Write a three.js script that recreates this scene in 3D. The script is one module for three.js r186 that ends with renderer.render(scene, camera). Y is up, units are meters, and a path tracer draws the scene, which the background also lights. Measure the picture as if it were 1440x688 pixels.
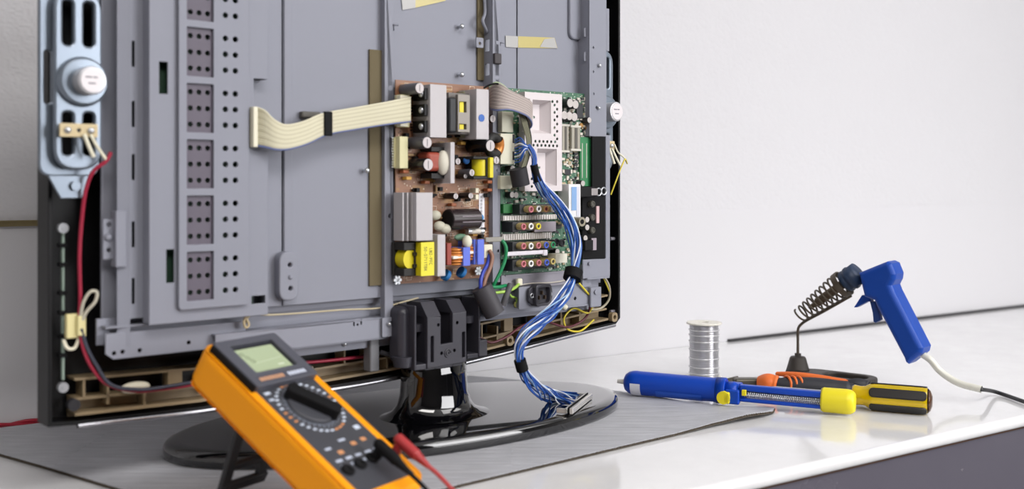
import * as THREE from 'three';
import { RoundedBoxGeometry } from 'three/addons/geometries/RoundedBoxGeometry.js';
import { mergeGeometries } from 'three/addons/utils/BufferGeometryUtils.js';
import { RectAreaLightUniformsLib } from 'three/addons/lights/RectAreaLightUniformsLib.js';

// ---------------------------------------------------------------- camera, light, exposure
RectAreaLightUniformsLib.init();
const scene = new THREE.Scene();
scene.background = new THREE.Color(0x000000);
const renderer = new THREE.WebGLRenderer({ antialias: true });
renderer.toneMapping = THREE.LinearToneMapping;
renderer.toneMappingExposure = 1.05;
renderer.shadowMap.enabled = true;
const camera = new THREE.PerspectiveCamera(2 * Math.atan(344 / 1500) * 180 / Math.PI, 1440 / 688, 0.05, 30);
camera.position.set(0, 0.314, 0);
camera.lookAt(0, 0.314, -1);
camera.setViewOffset(1440, 688, 0, 88, 1440, 688);           // shifted lens: the camera stands level, a little above the bench
camera.focus = 1.47;
camera.userData.fStop = 3.6;
camera.updateProjectionMatrix();

const TV_TURN = 0.722979, BENCH_TURN = 34.4 * Math.PI / 180;
const LAMPS = [                                             // ceiling panels: along the wall, out from the wall, size, intensity
  { x: 0.3, z: 1.9, w: 1.8, d: 1.2, power: 1.6, label: 'large ceiling panel lamp over the bench' },
  { x: -1.9, z: 2.2, w: 1.4, d: 0.9, power: 8.5, label: 'smaller ceiling panel lamp above the camera side' },
];
const SOFTBOX = { x: 0.2, y: 0.8, z: 2.85, w: 1.5, h: 1.4, power: 5.0 };         // photographer's diffuser, in front of the bench to the right
const CEILING = 1.75, FLOOR = -0.8;

// ---------------------------------------------------------------- helpers (lengths in millimetres)
const U = 0.001;
let seed = 7;
const rnd = () => { seed = (seed * 1664525 + 1013904223) >>> 0; return seed / 4294967296; };
const V = (x, y, z) => new THREE.Vector3(x * U, y * U, z * U);
const used = new Map();
const numbered = (n) => { const k = used.get(n) ?? 0; used.set(n, k + 1); return k ? n + '_' + String(k).padStart(3, '0') : n; };
function thing(name, label, category, [x, y, z] = [0, 0, 0], turn = 0, group) {
  const o = new THREE.Group(); o.name = numbered(name); o.position.set(x, y, z); o.rotation.y = turn;
  o.userData = { label, category }; if (group) o.userData.group = group;
  scene.add(o); return o;
}
function piece(parent, name, label) {                        // a part that has sub-parts of its own
  const o = new THREE.Group(); o.name = name; if (label) o.userData.label = label; parent.add(o); return o;
}
const flat = (g) => { const q = g.index ? g.toNonIndexed() : g; for (const k of Object.keys(q.attributes)) if (!['position', 'normal', 'uv'].includes(k)) q.deleteAttribute(k); return q; };
function add(parent, name, geo, mat, label) {
  let g = geo;
  if (Array.isArray(geo)) g = geo.length > 1 ? mergeGeometries(geo.map(flat), Array.isArray(mat)) : geo[0];
  const o = new THREE.Mesh(g, mat); o.name = name; o.castShadow = o.receiveShadow = true;
  if (label) o.userData.label = label;
  parent.add(o); return o;
}
// several materials in one mesh: [geometry, material] pairs
const multi = (parent, name, pairs, label) => add(parent, name, pairs.map((p) => p[0]), pairs.map((p) => p[1]), label);
function structure(name, geo, mat, label) { const o = add(scene, name, geo, mat, label); o.userData.kind = 'structure'; return o; }

const bx = (x, y, z, w, h, d, r = 0) => (r ? new RoundedBoxGeometry(w * U, h * U, d * U, 2, Math.min(r, w / 2.05, h / 2.05, d / 2.05) * U) : new THREE.BoxGeometry(w * U, h * U, d * U)).translate(x * U, y * U, z * U);
const fr = (x, y, z, w, h, d, r = 0) => bx(x, y, z - d / 2, w, h, d, r);            // z is the front face
const cyl = (axis, x, y, z, r, len, seg = 20, r2 = r) => {
  const g = new THREE.CylinderGeometry(r2 * U, r * U, len * U, seg);
  if (axis === 'x') g.rotateZ(-Math.PI / 2); if (axis === 'z') g.rotateX(Math.PI / 2);
  return g.translate(x * U, y * U, z * U);
};
const cz = (x, y, z, r, len, seg = 20, r2 = r) => cyl('z', x, y, z - len / 2, r, len, seg, r2);    // z is the front end
const sph = (x, y, z, rx, ry = rx, rz = rx, a = 18, b = 12) => new THREE.SphereGeometry(U, a, b).scale(rx, ry, rz).translate(x * U, y * U, z * U);
const tor = (axis, x, y, z, R, r, a = 24, b = 8, arc = Math.PI * 2) => { const g = new THREE.TorusGeometry(R * U, r * U, b, a, arc); if (axis === 'x') g.rotateY(Math.PI / 2); if (axis === 'y') g.rotateX(Math.PI / 2); return g.translate(x * U, y * U, z * U); };
const curve = (pts, closed = false) => new THREE.CatmullRomCurve3(pts.map((p) => (p.isVector3 ? p : V(...p))), closed, 'centripetal');
const tb = (pts, r, seg = 40, rad = 7, closed = false) => new THREE.TubeGeometry(curve(pts, closed), seg, r * U, rad, closed);
const rod = (pts, r, rad = 8) => { const c = new THREE.CurvePath(); for (let i = 1; i < pts.length; i++) c.add(new THREE.LineCurve3(V(...pts[i - 1]), V(...pts[i]))); return new THREE.TubeGeometry(c, (pts.length - 1) * 6, r * U, rad, false); };
const poly = (pts) => { const s = new THREE.Shape(); pts.forEach(([x, y], i) => (i ? s.lineTo(x * U, y * U) : s.moveTo(x * U, y * U))); s.closePath(); return s; };
const rrect = (x, y, w, h, r, T = THREE.Shape) => {
  const s = new T(), a = (x - w / 2) * U, b = (x + w / 2) * U, c = (y - h / 2) * U, d = (y + h / 2) * U, q = r * U;
  s.moveTo(a + q, c); s.lineTo(b - q, c); s.quadraticCurveTo(b, c, b, c + q); s.lineTo(b, d - q); s.quadraticCurveTo(b, d, b - q, d);
  s.lineTo(a + q, d); s.quadraticCurveTo(a, d, a, d - q); s.lineTo(a, c + q); s.quadraticCurveTo(a, c, a + q, c); return s;
};
const hrect = (x, y, z, w, h, r = 0.4) => rrect(x, y, w, h, r, THREE.Path);           // takes what a rectangle measure gives
const hole = (x, y, r, r2 = r) => { const p = new THREE.Path(); p.absellipse(x * U, y * U, r * U, r2 * U, 0, Math.PI * 2, true); return p; };
function plate(shape, holes, z, d, bevel = 0, cs = 8) {                              // z is the front face
  shape.holes.push(...holes);
  const g = new THREE.ExtrudeGeometry(shape, { depth: (d - 2 * bevel) * U, bevelEnabled: bevel > 0, bevelThickness: bevel * U, bevelSize: bevel * U, bevelOffset: -bevel * U, bevelSegments: bevel > 4 ? 5 : 2, curveSegments: cs });
  return g.translate(0, 0, (z - d + bevel) * U);
}
const lathe = (prof, seg = 32) => new THREE.LatheGeometry(prof.map(([r, y]) => new THREE.Vector2(Math.max(r, 1e-4) * U, y * U)), seg);
const at = (g, x, y, z, rx = 0, ry = 0, rz = 0) => g.rotateX(rx).rotateY(ry).rotateZ(rz).translate(x * U, y * U, z * U);

// ---------------------------------------------------------------- materials
function noiseTex(n, fn, srgb) {
  const d = new Uint8Array(n * n * 4);
  for (let y = 0; y < n; y++) for (let x = 0; x < n; x++) { const c = fn(x / n, y / n), i = (y * n + x) * 4; d[i] = c[0]; d[i + 1] = c[1]; d[i + 2] = c[2]; d[i + 3] = 255; }
  const t = new THREE.DataTexture(d, n, n); t.wrapS = t.wrapT = THREE.RepeatWrapping; t.magFilter = THREE.LinearFilter; t.minFilter = THREE.LinearMipmapLinearFilter; t.generateMipmaps = true;
  if (srgb) t.colorSpace = THREE.SRGBColorSpace; t.needsUpdate = true; return t;
}
function lattice(n) { const a = new Float32Array(n * n); for (let i = 0; i < n * n; i++) a[i] = rnd(); return (u, v) => {
  const x = u * n, y = v * n, x0 = Math.floor(x), y0 = Math.floor(y), f = x - x0, g = y - y0, s = f * f * (3 - 2 * f), t = g * g * (3 - 2 * g), q = (i, j) => a[(((j % n) + n) % n) * n + (((i % n) + n) % n)];
  return (q(x0, y0) * (1 - s) + q(x0 + 1, y0) * s) * (1 - t) + (q(x0, y0 + 1) * (1 - s) + q(x0 + 1, y0 + 1) * s) * t; }; }
const L8 = lattice(8), L24 = lattice(24), L64 = lattice(64), L160 = lattice(160);
const fbm = (u, v) => 0.4 * L8(u, v) + 0.3 * L24(u, v) + 0.2 * L64(u, v) + 0.1 * L160(u, v);
const plasterBump = noiseTex(512, (u, v) => { const k = 255 * (0.5 * L64(u, v) + 0.5 * L160(u, v)); return [k, k, k]; });
const smudge = noiseTex(256, (u, v) => { const k = 255 * fbm(u, v); return [k, k, k]; });
const grain = noiseTex(512, (u, v) => { const k = 255 * (0.55 * L160(u * 0.06, v) + 0.3 * L64(u * 0.12, v) + 0.15 * L24(u, v)); return [k, k, k]; });
const tile = (t, x, y) => { const c = t.clone(); c.repeat.set(x, y); c.needsUpdate = true; return c; };
const M = (color, roughness = 0.6, metalness = 0, more = {}) => new THREE.MeshPhysicalMaterial({ color, roughness, metalness, ...more });
const canvasTex = (w, h, draw) => { const c = document.createElement('canvas'); c.width = w; c.height = h; draw(c.getContext('2d'), w, h); const t = new THREE.CanvasTexture(c); t.colorSpace = THREE.SRGBColorSpace; return t; };

const zinc = M(0x868893, 0.6, 0.1);
const steel = M(0xc9ccd0, 0.28, 0.85);
const alu = M(0xbbb7b9, 0.45, 0.2, { bumpMap: tile(grain, 30, 30), bumpScale: 0.0001 });
const blackPlastic = M(0x09090b, 0.45, 0, { specularIntensity: 0.5 });
const blackMatte = M(0x0e0e10, 0.7, 0, { specularIntensity: 0.4 });
const blackGloss = M(0x060608, 0.06, 0, { clearcoat: 1, clearcoatRoughness: 0.03 });
const bracketBlack = M(0x34333b, 0.4);
const beige = M(0x8f7d60, 0.45);
const chrome = M(0xa9a9ae, 0.25, 0.85);
const whitePlastic = M(0xe6e3d8, 0.5);
const cream = M(0xded9c3, 0.5);
const brownFoam = M(0x6a6049, 0.95);
const silverEnd = M(0xb5aeae, 0.5, 0.3);
const sleeveBlack = M(0x16161b, 0.22), sleeveBrown = M(0x2f2628, 0.22), sleeveGrey = M(0x55545a, 0.3);
const coreBlack = M(0x1c1b1a, 0.6), yellowTape = M(0xd9c914, 0.45), copper = M(0xc9803c, 0.35, 0.35), blueBobbin = M(0x5c6fd0, 0.5);
const wireBlue = M(0x1d4fa0, 0.4), wireLight = M(0x8fb4dc, 0.4), wireWhite = M(0xdfe3ea, 0.4), wireGreen = M(0x12814f, 0.4), wireBrown = M(0x87604e, 0.45), wireRed = M(0x9c1f3a, 0.45), wireYellow = M(0xd6c33a, 0.45), wireGrey = M(0xb9b2a8, 0.5), wireMaroon = M(0x57202a, 0.45), wireIndigo = M(0x2a3fa8, 0.4), wireLime = M(0x9fc454, 0.45);
const rubber = M(0x232227, 0.7);
// ---------------------------------------------------------------- the room (frame along the back wall)
const BENCH_AT = [0.7996, 0, -2.361];
const inRoom = (o) => { o.position.set(...BENCH_AT); o.rotation.y = BENCH_TURN; return o; };
const wallPaint = M(0xcbcacd, 0.7, 0, { bumpMap: tile(plasterBump, 10, 5), bumpScale: 0.001 });
const panelPaint = M(0xcbcacd, 0.7);
const ceilingPaint = M(0xdedddb, 0.9);
const RX0 = -3800, RX1 = 2400, RZ1 = 4000, CY = CEILING * 1000, FY = FLOOR * 1000, RXM = (RX0 + RX1) / 2, RXW = RX1 - RX0;
inRoom(structure('wall_back', bx(RXM, (CY + FY) / 2, -50, RXW + 200, CY - FY, 100), wallPaint, 'rough white plaster wall behind the bench'));
inRoom(structure('wall_left', bx(RX0 - 50, (CY + FY) / 2, RZ1 / 2, 100, CY - FY, RZ1), M(0xdad7d6, 0.8)));
inRoom(structure('wall_right', bx(RX1 + 50, (CY + FY) / 2, RZ1 / 2, 100, CY - FY, RZ1), ceilingPaint));
inRoom(structure('wall_front', bx(RXM, (CY + FY) / 2, RZ1 + 50, RXW + 200, CY - FY, 100), M(0x55524f, 0.8)));
inRoom(structure('floor', bx(RXM, FY - 50, RZ1 / 2, RXW + 200, 100, RZ1 + 200), M(0x3c3936, 0.6)));
inRoom(structure('ceiling', bx(RXM, CY + 50, RZ1 / 2, RXW + 200, 100, RZ1 + 200), ceilingPaint));
inRoom(structure('trim_1', bx(RXM, 129, 2.5, RXW, 258, 5), panelPaint, 'smooth pale panel along the foot of the wall'));
inRoom(structure('trim_2', [bx(-1950, 261, 4, 900, 7, 8, 1.5), bx(-1950, 259, 9, 900, 4, 3, 1)], M(0xb5a274, 0.9, 0, { bumpMap: tile(grain, 30, 2), bumpScale: 0.002 }), 'brown strip on top of the wall panel'));
inRoom(structure('trim_3', bx(970, 2.5, 9, 2860, 5, 8, 1.5), M(0x2f2e30, 0.8), 'dark strip between bench top and wall'));  // thin dark strip laid along the joint of bench and wall

const bench = thing('workbench', 'long white glossy workbench with grey front panel', 'table', BENCH_AT, BENCH_TURN);
{
  const sh = new THREE.Shape(), D = 706, th = 15;             // profile in (z, y), swept along the wall
  sh.moveTo(6 * U, -th * U); sh.lineTo(6 * U, 0); sh.lineTo((D - 9) * U, 0); sh.quadraticCurveTo(D * U, 0, D * U, -8 * U); sh.quadraticCurveTo(D * U, -th * U, (D - 5) * U, -th * U); sh.closePath();
  const g = new THREE.ExtrudeGeometry(sh, { depth: 5000 * U, bevelEnabled: false, curveSegments: 10 });
  g.rotateY(-Math.PI / 2).translate(1900 * U, 0, 0);
  const top = noiseTex(512, (u, v) => { const k = fbm(u, v), s = 224 + 12 * (k - 0.5); return [s, s, s + 1]; }, true); top.repeat.set(1.3, 1.3);
  add(bench, 'bench_top', g, M(0xffffff, 0.16, 0, { map: top, roughnessMap: tile(smudge, 2, 2), clearcoat: 0.25, clearcoatRoughness: 0.08 }), 'white polished bench top with rounded edge');
  add(bench, 'edge_seal', bx(-600, -16.2, 693, 5000, 2.4, 16), M(0x4a2f1c, 0.8), 'dark brown joint under the top');
  add(bench, 'front_panel', bx(-600, -407, 688, 5000, 780, 24), M(0x5c5963, 0.45, 0, { roughnessMap: tile(smudge, 4, 1) }), 'grey purple front panel');
  for (const x of [-3080, 1880]) add(bench, 'side_panel', bx(x, -410, 340, 24, 770, 660), M(0x5c5963, 0.5));
}
for (const l of LAMPS) {
  const p = thing('ceiling_lamp', l.label, 'lamp', BENCH_AT, BENCH_TURN);
  const y = CEILING * 1000;
  add(p, 'housing', [bx(l.x * 1000, y - 8, l.z * 1000, l.w * 1000 + 40, 16, l.d * 1000 + 40, 3)], whitePlastic);
  add(p, 'diffuser', bx(l.x * 1000, y - 17, l.z * 1000, l.w * 1000, 4, l.d * 1000), M(0xffffff, 0.8, 0, { emissive: 0xffffff, emissiveIntensity: 2.0 }));
  const r = new THREE.RectAreaLight(0xfffaf6, l.power, l.w, l.d);
  r.name = 'panel_light'; r.position.set(l.x, CEILING - 0.022, l.z); r.rotation.x = -Math.PI / 2; p.add(r);
}
{
  const S = SOFTBOX, p = thing('softbox', 'square photographic softbox on a stand facing the bench', 'lamp', BENCH_AT, BENCH_TURN);
  const c = new THREE.Vector3(S.x, S.y, S.z), aim = new THREE.Vector3(-0.9, 0.25, 0.2), q = new THREE.Quaternion().setFromRotationMatrix(new THREE.Matrix4().lookAt(c, aim, new THREE.Vector3(0, 1, 0)));
  const put = (o) => { o.position.copy(c); o.quaternion.copy(q); return o; };
  put(add(p, 'diffuser', bx(0, 0, 6, S.w * 1000, S.h * 1000, 4), M(0xffffff, 0.8, 0, { emissive: 0xffffff, emissiveIntensity: 3 })));
  const back = new THREE.CylinderGeometry(0.1, S.w * 0.72, 0.4, 4, 1, true).rotateY(Math.PI / 4).rotateX(Math.PI / 2).translate(0, 0, 0.21);
  put(add(p, 'shell', back, M(0x151515, 0.8, 0, { side: THREE.DoubleSide })));
  const rear = new THREE.Vector3(0, 0, 0.43).applyQuaternion(q).add(c);
  add(p, 'lamp_head', cyl('y', rear.x * 1000, rear.y * 1000, rear.z * 1000, 90, 180, 24), blackMatte);
  add(p, 'stand_pole', cyl('y', rear.x * 1000, (rear.y * 1000 + FY) / 2, rear.z * 1000, 14, rear.y * 1000 - FY, 14), steel);
  for (let k = 0; k < 3; k++) add(p, 'stand_leg', rod([[rear.x * 1000, FY + 260, rear.z * 1000], [rear.x * 1000 + 330 * Math.cos(k * 2.09 + 0.6), FY + 8, rear.z * 1000 + 330 * Math.sin(k * 2.09 + 0.6)]], 8), steel);
  const r = new THREE.RectAreaLight(0xfdfcff, S.power, S.w, S.h); r.name = 'softbox_light'; r.position.copy(c); r.quaternion.copy(q);
  r.translateZ(-0.002); p.add(r);
}
// ---------------------------------------------------------------- the television
const tv = thing('television', 'opened flat television with exposed circuit boards and wiring on a glossy black oval foot', 'television', [-88.4,314,-1325.6].map((q, i) => (i === 1 ? 0 : q * U)), TV_TURN);
const TOP = 600;
// --- front bezel: a shallow black tray
{
  const xl = -461, xr = 358, bot = [[xl, 74], [-432, 72], [-300, 68], [-160, 70], [-43, 73], [106, 82], [224, 93], [348, 103], [xr, 112]];
  const out = (i) => [...bot.map(([x, y], k) => [x + (k === 0 ? i : k === bot.length - 1 ? -i : 0), y + i]), [xr - i, TOP - i], [xl + i, TOP - i]];
  const hp = (i) => { const p = new THREE.Path(); out(i).forEach(([x, y], k) => (k ? p.lineTo(x * U, y * U) : p.moveTo(x * U, y * U))); p.closePath(); return p; };
  add(tv, 'front_bezel', [plate(poly(out(0)), [], -57, 5, 1), plate(poly(out(0)), [hp(4)], -29, 30, 0.6)], blackPlastic, 'black plastic front shell');
  add(tv, 'bottom_trim', [tb(bot.slice(1, 8).map(([x, y]) => [x, y - 1, -31]), 3, 60, 8).scale(1, 1, 1)], chrome, 'chromed strip along the lower edge');
  const lat = piece(tv, 'lower_lattice', 'beige ribbed plastic inside the lower edge');
  const yb = (x) => { for (let i = 1; i < bot.length; i++) if (x <= bot[i][0]) { const [a, b] = bot[i - 1], [c, d] = bot[i]; return b + (d - b) * (x - a) / (c - a); } return 104; };
  const xs = []; for (let x = -435; x <= 340; x += 12) xs.push(x);
  for (const [dy, z0, z1, t] of [[9, -54, -30, 3], [24, -54, -33, 2.5], [44, -54, -31, 2.5]]) {
    const s = poly([...xs.map((x) => [x, yb(x) + dy]), ...xs.slice().reverse().map((x) => [x, yb(x) + dy + t])]);
    add(lat, 'shelf', plate(s, [], z1, z1 - z0, 0), beige);
  }
  add(lat, 'back_strip', plate(poly([...xs.map((x) => [x, yb(x) + 5]), ...xs.slice().reverse().map((x) => [x, yb(x) + 26])]), [], -50, 3), beige);
  for (let k = 0, x = -425; x < 340; x += 24 + ((k * 37) % 23), k++) add(lat, 'rib', bx(x, yb(x) + 35 - (k % 3) * 8, -43, 2.4, 20, 20), beige);
  for (const x of [-330, -250, 140]) add(lat, 'lug', bx(x, yb(x) + 36, -36, 16, 18, 8, 1), beige);
  for (const [x, y] of [[137.9,100], [343.2,114.5]]) add(lat, 'screw_boss', plate(rrect(x, y, 12, 14, 5.5), [hole(x, y, 3)], -26, 8, 0.6), beige);
  add(lat, 'rubber_plug', cz(-437.4,93.3,-24, 6, 8), rubber);
  add(lat, 'glue_blob', sph(-374.2,102,-30, 16, 6, 5), cream);
}
// --- sheet metal chassis
const chassis = piece(tv, 'chassis', 'grey sheet metal chassis');
{
  const yS = 177;
  const panel = (a, b, holes = []) => add(chassis, 'back_panel', plate(rrect((a + b) / 2, (yS + TOP - 6) / 2, b - a, TOP - 6 - yS, 0.6), holes, 0, 2, 0.4), zinc);
  panel(-392.1, -221.7, [75, 160, 235, 330, 410].map((y) => rrect(-388.1, 282.7 + (300 - y) * 0.71, 3, 26, 1, THREE.Path))); panel(-219.8, 125.7); panel(127.9, 271.8);
  add(chassis, 'inner_sheet', fr((-376.1 + 293.5) / 2, 385, -8, 293.5 - -376.1, 430, 2), zinc);
  // folded left side
  { const a = -412.2, b = -391.4, s = poly([[a, 24], [a, 21], [a + 22, 20], [b - 12, 3], [b, 0], [b, 2], [b - 11, 5], [a + 24, 22.5]]);
    add(chassis, 'side_flange', new THREE.ExtrudeGeometry(s, { depth: (TOP - 156) * U, bevelEnabled: false }).rotateX(-Math.PI / 2).translate(0, 150 * U, 0), zinc); }
  // lower flange and rail
  { const x0 = -415.5, x1 = -264.5, s = poly([[x0, 164], [x0, 144], [x0 + 8, 138], [x1, 138], [x1, 164]]);
    add(chassis, 'lower_flange', [plate(s, [[-407,144.1], [-398.5,144.6], [-381.1,144.2], [-329.1,146.9]].map(([x, y]) => hole(x, y, 2.2)), -1, 2, 0.4), bx((x0 + x1) / 2, 170, -8, x1 - x0, 2, 16)], zinc); }
  { const x0 = -303.9, x1 = -68.2;
    add(chassis, 'lower_rail', [plate(rrect((x0 + x1) / 2, 141, x1 - x0, 24, 1), [hrect(-132.4,150.6,8,1.9,6.6, 0.3), hrect(-122.6,151.4,8,2,6.6, 0.3), hole(-127.5,148.5, 1.3)], 8, 2, 0.4), bx((x0 + x1) / 2, 153, -3, x1 - x0, 1.5, 22), bx((x0 + x1) / 2, 129.6, 0, x1 - x0, 1.5, 16), bx((x0 + x1) / 2, 124, -7, x1 - x0, 12, 2)], zinc); }
  add(chassis, 'rail_bracket', plate(rrect(-81,142.6,29.6,22.7, 2), [hole(-82.7,147.3, 2)], 12, 2, 0.4), zinc);
  add(chassis, 'inner_channel', bx(-170, 165, -14, 500, 26, 3), zinc);
  add(chassis, 'inner_channel', bx(140, 160, -12, 300, 40, 3), zinc);
  // brown foam strips
  add(chassis, 'foam_strip', fr(-98.9,330.8,3,17.1,278.4, 3, 0.6), brownFoam, 'brown foam strip');
  add(chassis, 'foam_strip', fr(62.4,513.7,3,10.6,139.2, 3, 0.6), brownFoam, 'brown foam strip');
  // tall folded bars
  const bar = (name, x0, x1, y0, y1, zf, holes, slots = []) => {              // folded strip: front face and side wall, both with real openings
    const wall = rrect(zf / 2 - 1, (y0 + y1) / 2, zf - 2, y1 - y0, 0.2); wall.holes.push(...slots.map((y) => rrect(zf / 2 - 1, y, zf * 0.45, 15, 1, THREE.Path)));
    const side = new THREE.ExtrudeGeometry(wall, { depth: 1.8 * U, bevelEnabled: false, curveSegments: 4 }).rotateY(-Math.PI / 2).translate((x0 + 1.8) * U, 0, 0);
    return add(chassis, name, [plate(rrect((x0 + x1) / 2, (y0 + y1) / 2, x1 - x0, y1 - y0, 0.5), holes, zf, 1.8, 0.4), side], zinc);
  };
  bar('upright_bar', -90.4, -78.2, 150, TOP - 8, 9, [hole(-82.3,425.3, 2.8), hole(-82.3,273.5, 2.8)]);
  bar('upright_bar', 67.7, 80.2, 186, TOP - 8, 20, [hole(75.4,491.8, 1.8), hole(75.4,447.3, 2.6), hole(76,328.5, 2), hole(77.2,225.9, 2)], [488.6, 457.6]);
  bar('upright_bar', 240.7, 274.7, 377.3, TOP - 8, 22, [hole(243.5,532.6, 2.4), hole(248.4,499.7, 1.6), hole(242.8,485.5, 1.6), hole(248.4,466.3, 1.6), hole(249.1,435.8, 1.6), hole(254.8,417.4, 2)]);
  add(chassis, 'edge_strip', [fr(279.7,281.1,20,8.7,197.4, 14, 0.6), fr(281.8,527.8,18,5.8,59.9, 12, 0.6)], zinc);
  for (const p of [[53.2,490.6,12], [242.7,487,16], [242.7,520.4,16]]) add(chassis, 'tab', plate(rrect(p[0], p[1], 12, 13, 2), [hole(p[0], p[1] - 1, 2)], p[2], 2, 0.4), zinc);
  add(chassis, 'edge_clip', fr(73.8,470.9,24,11.9,13.6, 12, 1.5), M(0x3a3538, 0.6), 'dark clip');
  add(chassis, 'bent_tab', tb([[63.6,555.5,8], [63.1,529.8,10], [54.5,517.3,16], [66.6,505.6,10]], 2.2, 20, 6), zinc);
  const screw = (x, y, z, r = 3.4) => add(chassis, 'screw', [cz(x, y, z, r * 0.6, 8, 12), at(new THREE.SphereGeometry(r * U, 14, 8, 0, Math.PI * 2, 0, Math.PI / 2).rotateX(Math.PI / 2), x, y, z - 1)], steel);
  screw(27.5,509.3,8); screw(27.5,448.7,8); screw(-114.3,327.3,8); screw(258.7,475.6,25, 2.6); screw(257.3,416.4,25, 2.4); screw(-137.2,125.9,-4, 3); screw(-87.5,146.5,15, 2.5);
  add(chassis, 'bent_pin', [tb([[-72.8,496,2], [-77.9,500.6,10], [-73.1,500.8,12]], 1.4, 10, 6)], zinc);
  add(chassis, 'bent_pin', [tb([[95.1,491.5,2], [91.2,494.3,8], [95.5,494,10]], 1.2, 10, 6)], zinc);
  // raised cable boss with two holes
  { const [cx, cy, , w, h] = [-218.7,210.5,12,26.4,53.9];
    add(chassis, 'raised_boss', [plate(rrect(cx, cy, w - 2, h, (w - 2) / 2 - 0.5), [hole(-217.9,222.6, 2.4), hole(-217.1,196.7, 2.4)], 12, 12, 1.6), at(new THREE.SphereGeometry(2.6 * U, 12, 8), -217.9,209.3,12)], zinc); }
  add(chassis, 'raised_rib', fr(-214.1,391.3,1.4,9.8,312.3, 2, 0.6), zinc);
  // embossed dome at the right
  add(chassis, 'embossed_dome', [plate(rrect(233.2, 546.1, 26, 70, 11), [], 5, 6, 2.4)], zinc);
  // left mounting bracket
  { const [x, y, , w, h] = [-410.8,257.2,-6,10.6,40.2];
    add(chassis, 'mounting_bracket', [plate(rrect(x, y, w, h, 2), [hole(-410.4,271.7, 2.6), hole(-410.4,246.3, 2.4)], -6, 2, 0.4), fr(-401.1,257.2,2,10.7,55.8, 14, 1), at(new THREE.SphereGeometry(4 * U, 12, 8), -411.2,259,-6)], zinc); }
  // adhesive tapes
  const tape = M(0xb9ac6a, 0.3), clear = M(0xa9a8a6, 0.35);
  add(chassis, 'adhesive_tape', plate(poly([[-40,526.1], [7,540], [7,567.5], [-40,561.5]]), [], 1, 0.6), tape, 'yellowed adhesive tape');
  add(chassis, 'adhesive_tape', plate(poly([[-59.1,521.4], [-40,526.1], [-40,561.5], [-63.3,558.6]]), [], 1.4, 0.6), clear, 'clear creased adhesive tape');
  add(chassis, 'adhesive_tape', [plate(poly([[128.2,506.7], [194.5,510.7], [199.9,496.6], [128.2,491.6]]), [], 0.8, 0.6)], tape, 'yellowed adhesive tape');
  add(chassis, 'adhesive_tape', [plate(poly([[105.6,505.4], [127.4,506.5], [127.4,491.4], [106.2,490.6]]), [], 1.4, 0.6)], clear, 'clear adhesive tape end');
  add(chassis, 'tape_flake', [plate(poly([[175,506.9], [193.6,510.5], [198.9,496.4], [167.1,495.7]]), [], 1.3, 0.4)], clear);
}
// --- inverter cover with vents
{
  const cov = piece(tv, 'inverter_cover', 'pale grey ventilated cover');
  const x0 = -378.4, x1 = -247, xm = -263.9, y0 = 171, yN = 424.6, yC = 347.6;
  const px0 = -349.8, px1 = -271.8;
  const s = poly([[x0, y0], [x1, y0], [x1, yC], [xm, yC], [xm, yN], [x1, yN], [x1, TOP - 10], [x0, TOP - 10]]);
  add(cov, 'cover_body', [plate(s, [hrect(-363.7,418.8,16,8.9,32.2), hrect(-356.6,228.9,16,8.2,33.8), hrect(-258.4,187.9,16,16,8.4), rrect((px0 + px1) / 2, (y0 + 14 + TOP - 20) / 2, px1 - px0 - 12, TOP - 34 - y0, 4, THREE.Path)], 16, 2, 0.5),
    bx(x0 + 1, (y0 + TOP - 10) / 2, 7, 2, TOP - 10 - y0, 14), bx((x0 + x1) / 2, y0 + 1, 7, x1 - x0, 2, 14), bx(x1 - 1, (y0 + yC) / 2, 7, 2, yC - y0, 14), bx(x1 - 1, (yN + TOP - 10) / 2, 7, 2, TOP - 10 - yN, 14)], zinc);
  add(cov, 'inner_board', fr((x0 + x1) / 2 - 4, 380, 5, x1 - x0 - 16, 400, 1.6), M(0x23402f, 0.6), 'dark green board inside the cover');
  const colA = [-299, -287.7];
  // vent openings are 30 by 51, one every 59 millimetres
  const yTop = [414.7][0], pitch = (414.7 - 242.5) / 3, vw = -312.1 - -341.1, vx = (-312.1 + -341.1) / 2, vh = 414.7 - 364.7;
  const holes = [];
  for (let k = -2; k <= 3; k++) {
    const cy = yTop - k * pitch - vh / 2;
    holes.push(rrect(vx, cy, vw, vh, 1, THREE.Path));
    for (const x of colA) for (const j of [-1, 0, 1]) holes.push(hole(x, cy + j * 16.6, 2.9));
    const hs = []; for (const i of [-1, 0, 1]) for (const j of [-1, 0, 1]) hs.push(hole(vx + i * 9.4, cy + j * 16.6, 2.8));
    add(cov, 'vent_plate', plate(rrect(vx, cy, vw + 4, vh + 4, 1), hs, 17.5, 1.5), M(0x5a5360, 0.55), 'perforated vent plate in dark plastic with recess shade in its colour');  // dark plastic, with the shade of the recess put into its colour
  }
  add(cov, 'raised_plate', plate(rrect((px0 + px1) / 2, (184 + TOP - 16) / 2, px1 - px0, TOP - 16 - 184, 5), holes, 21, 3, 0.7), zinc);
}
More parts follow.
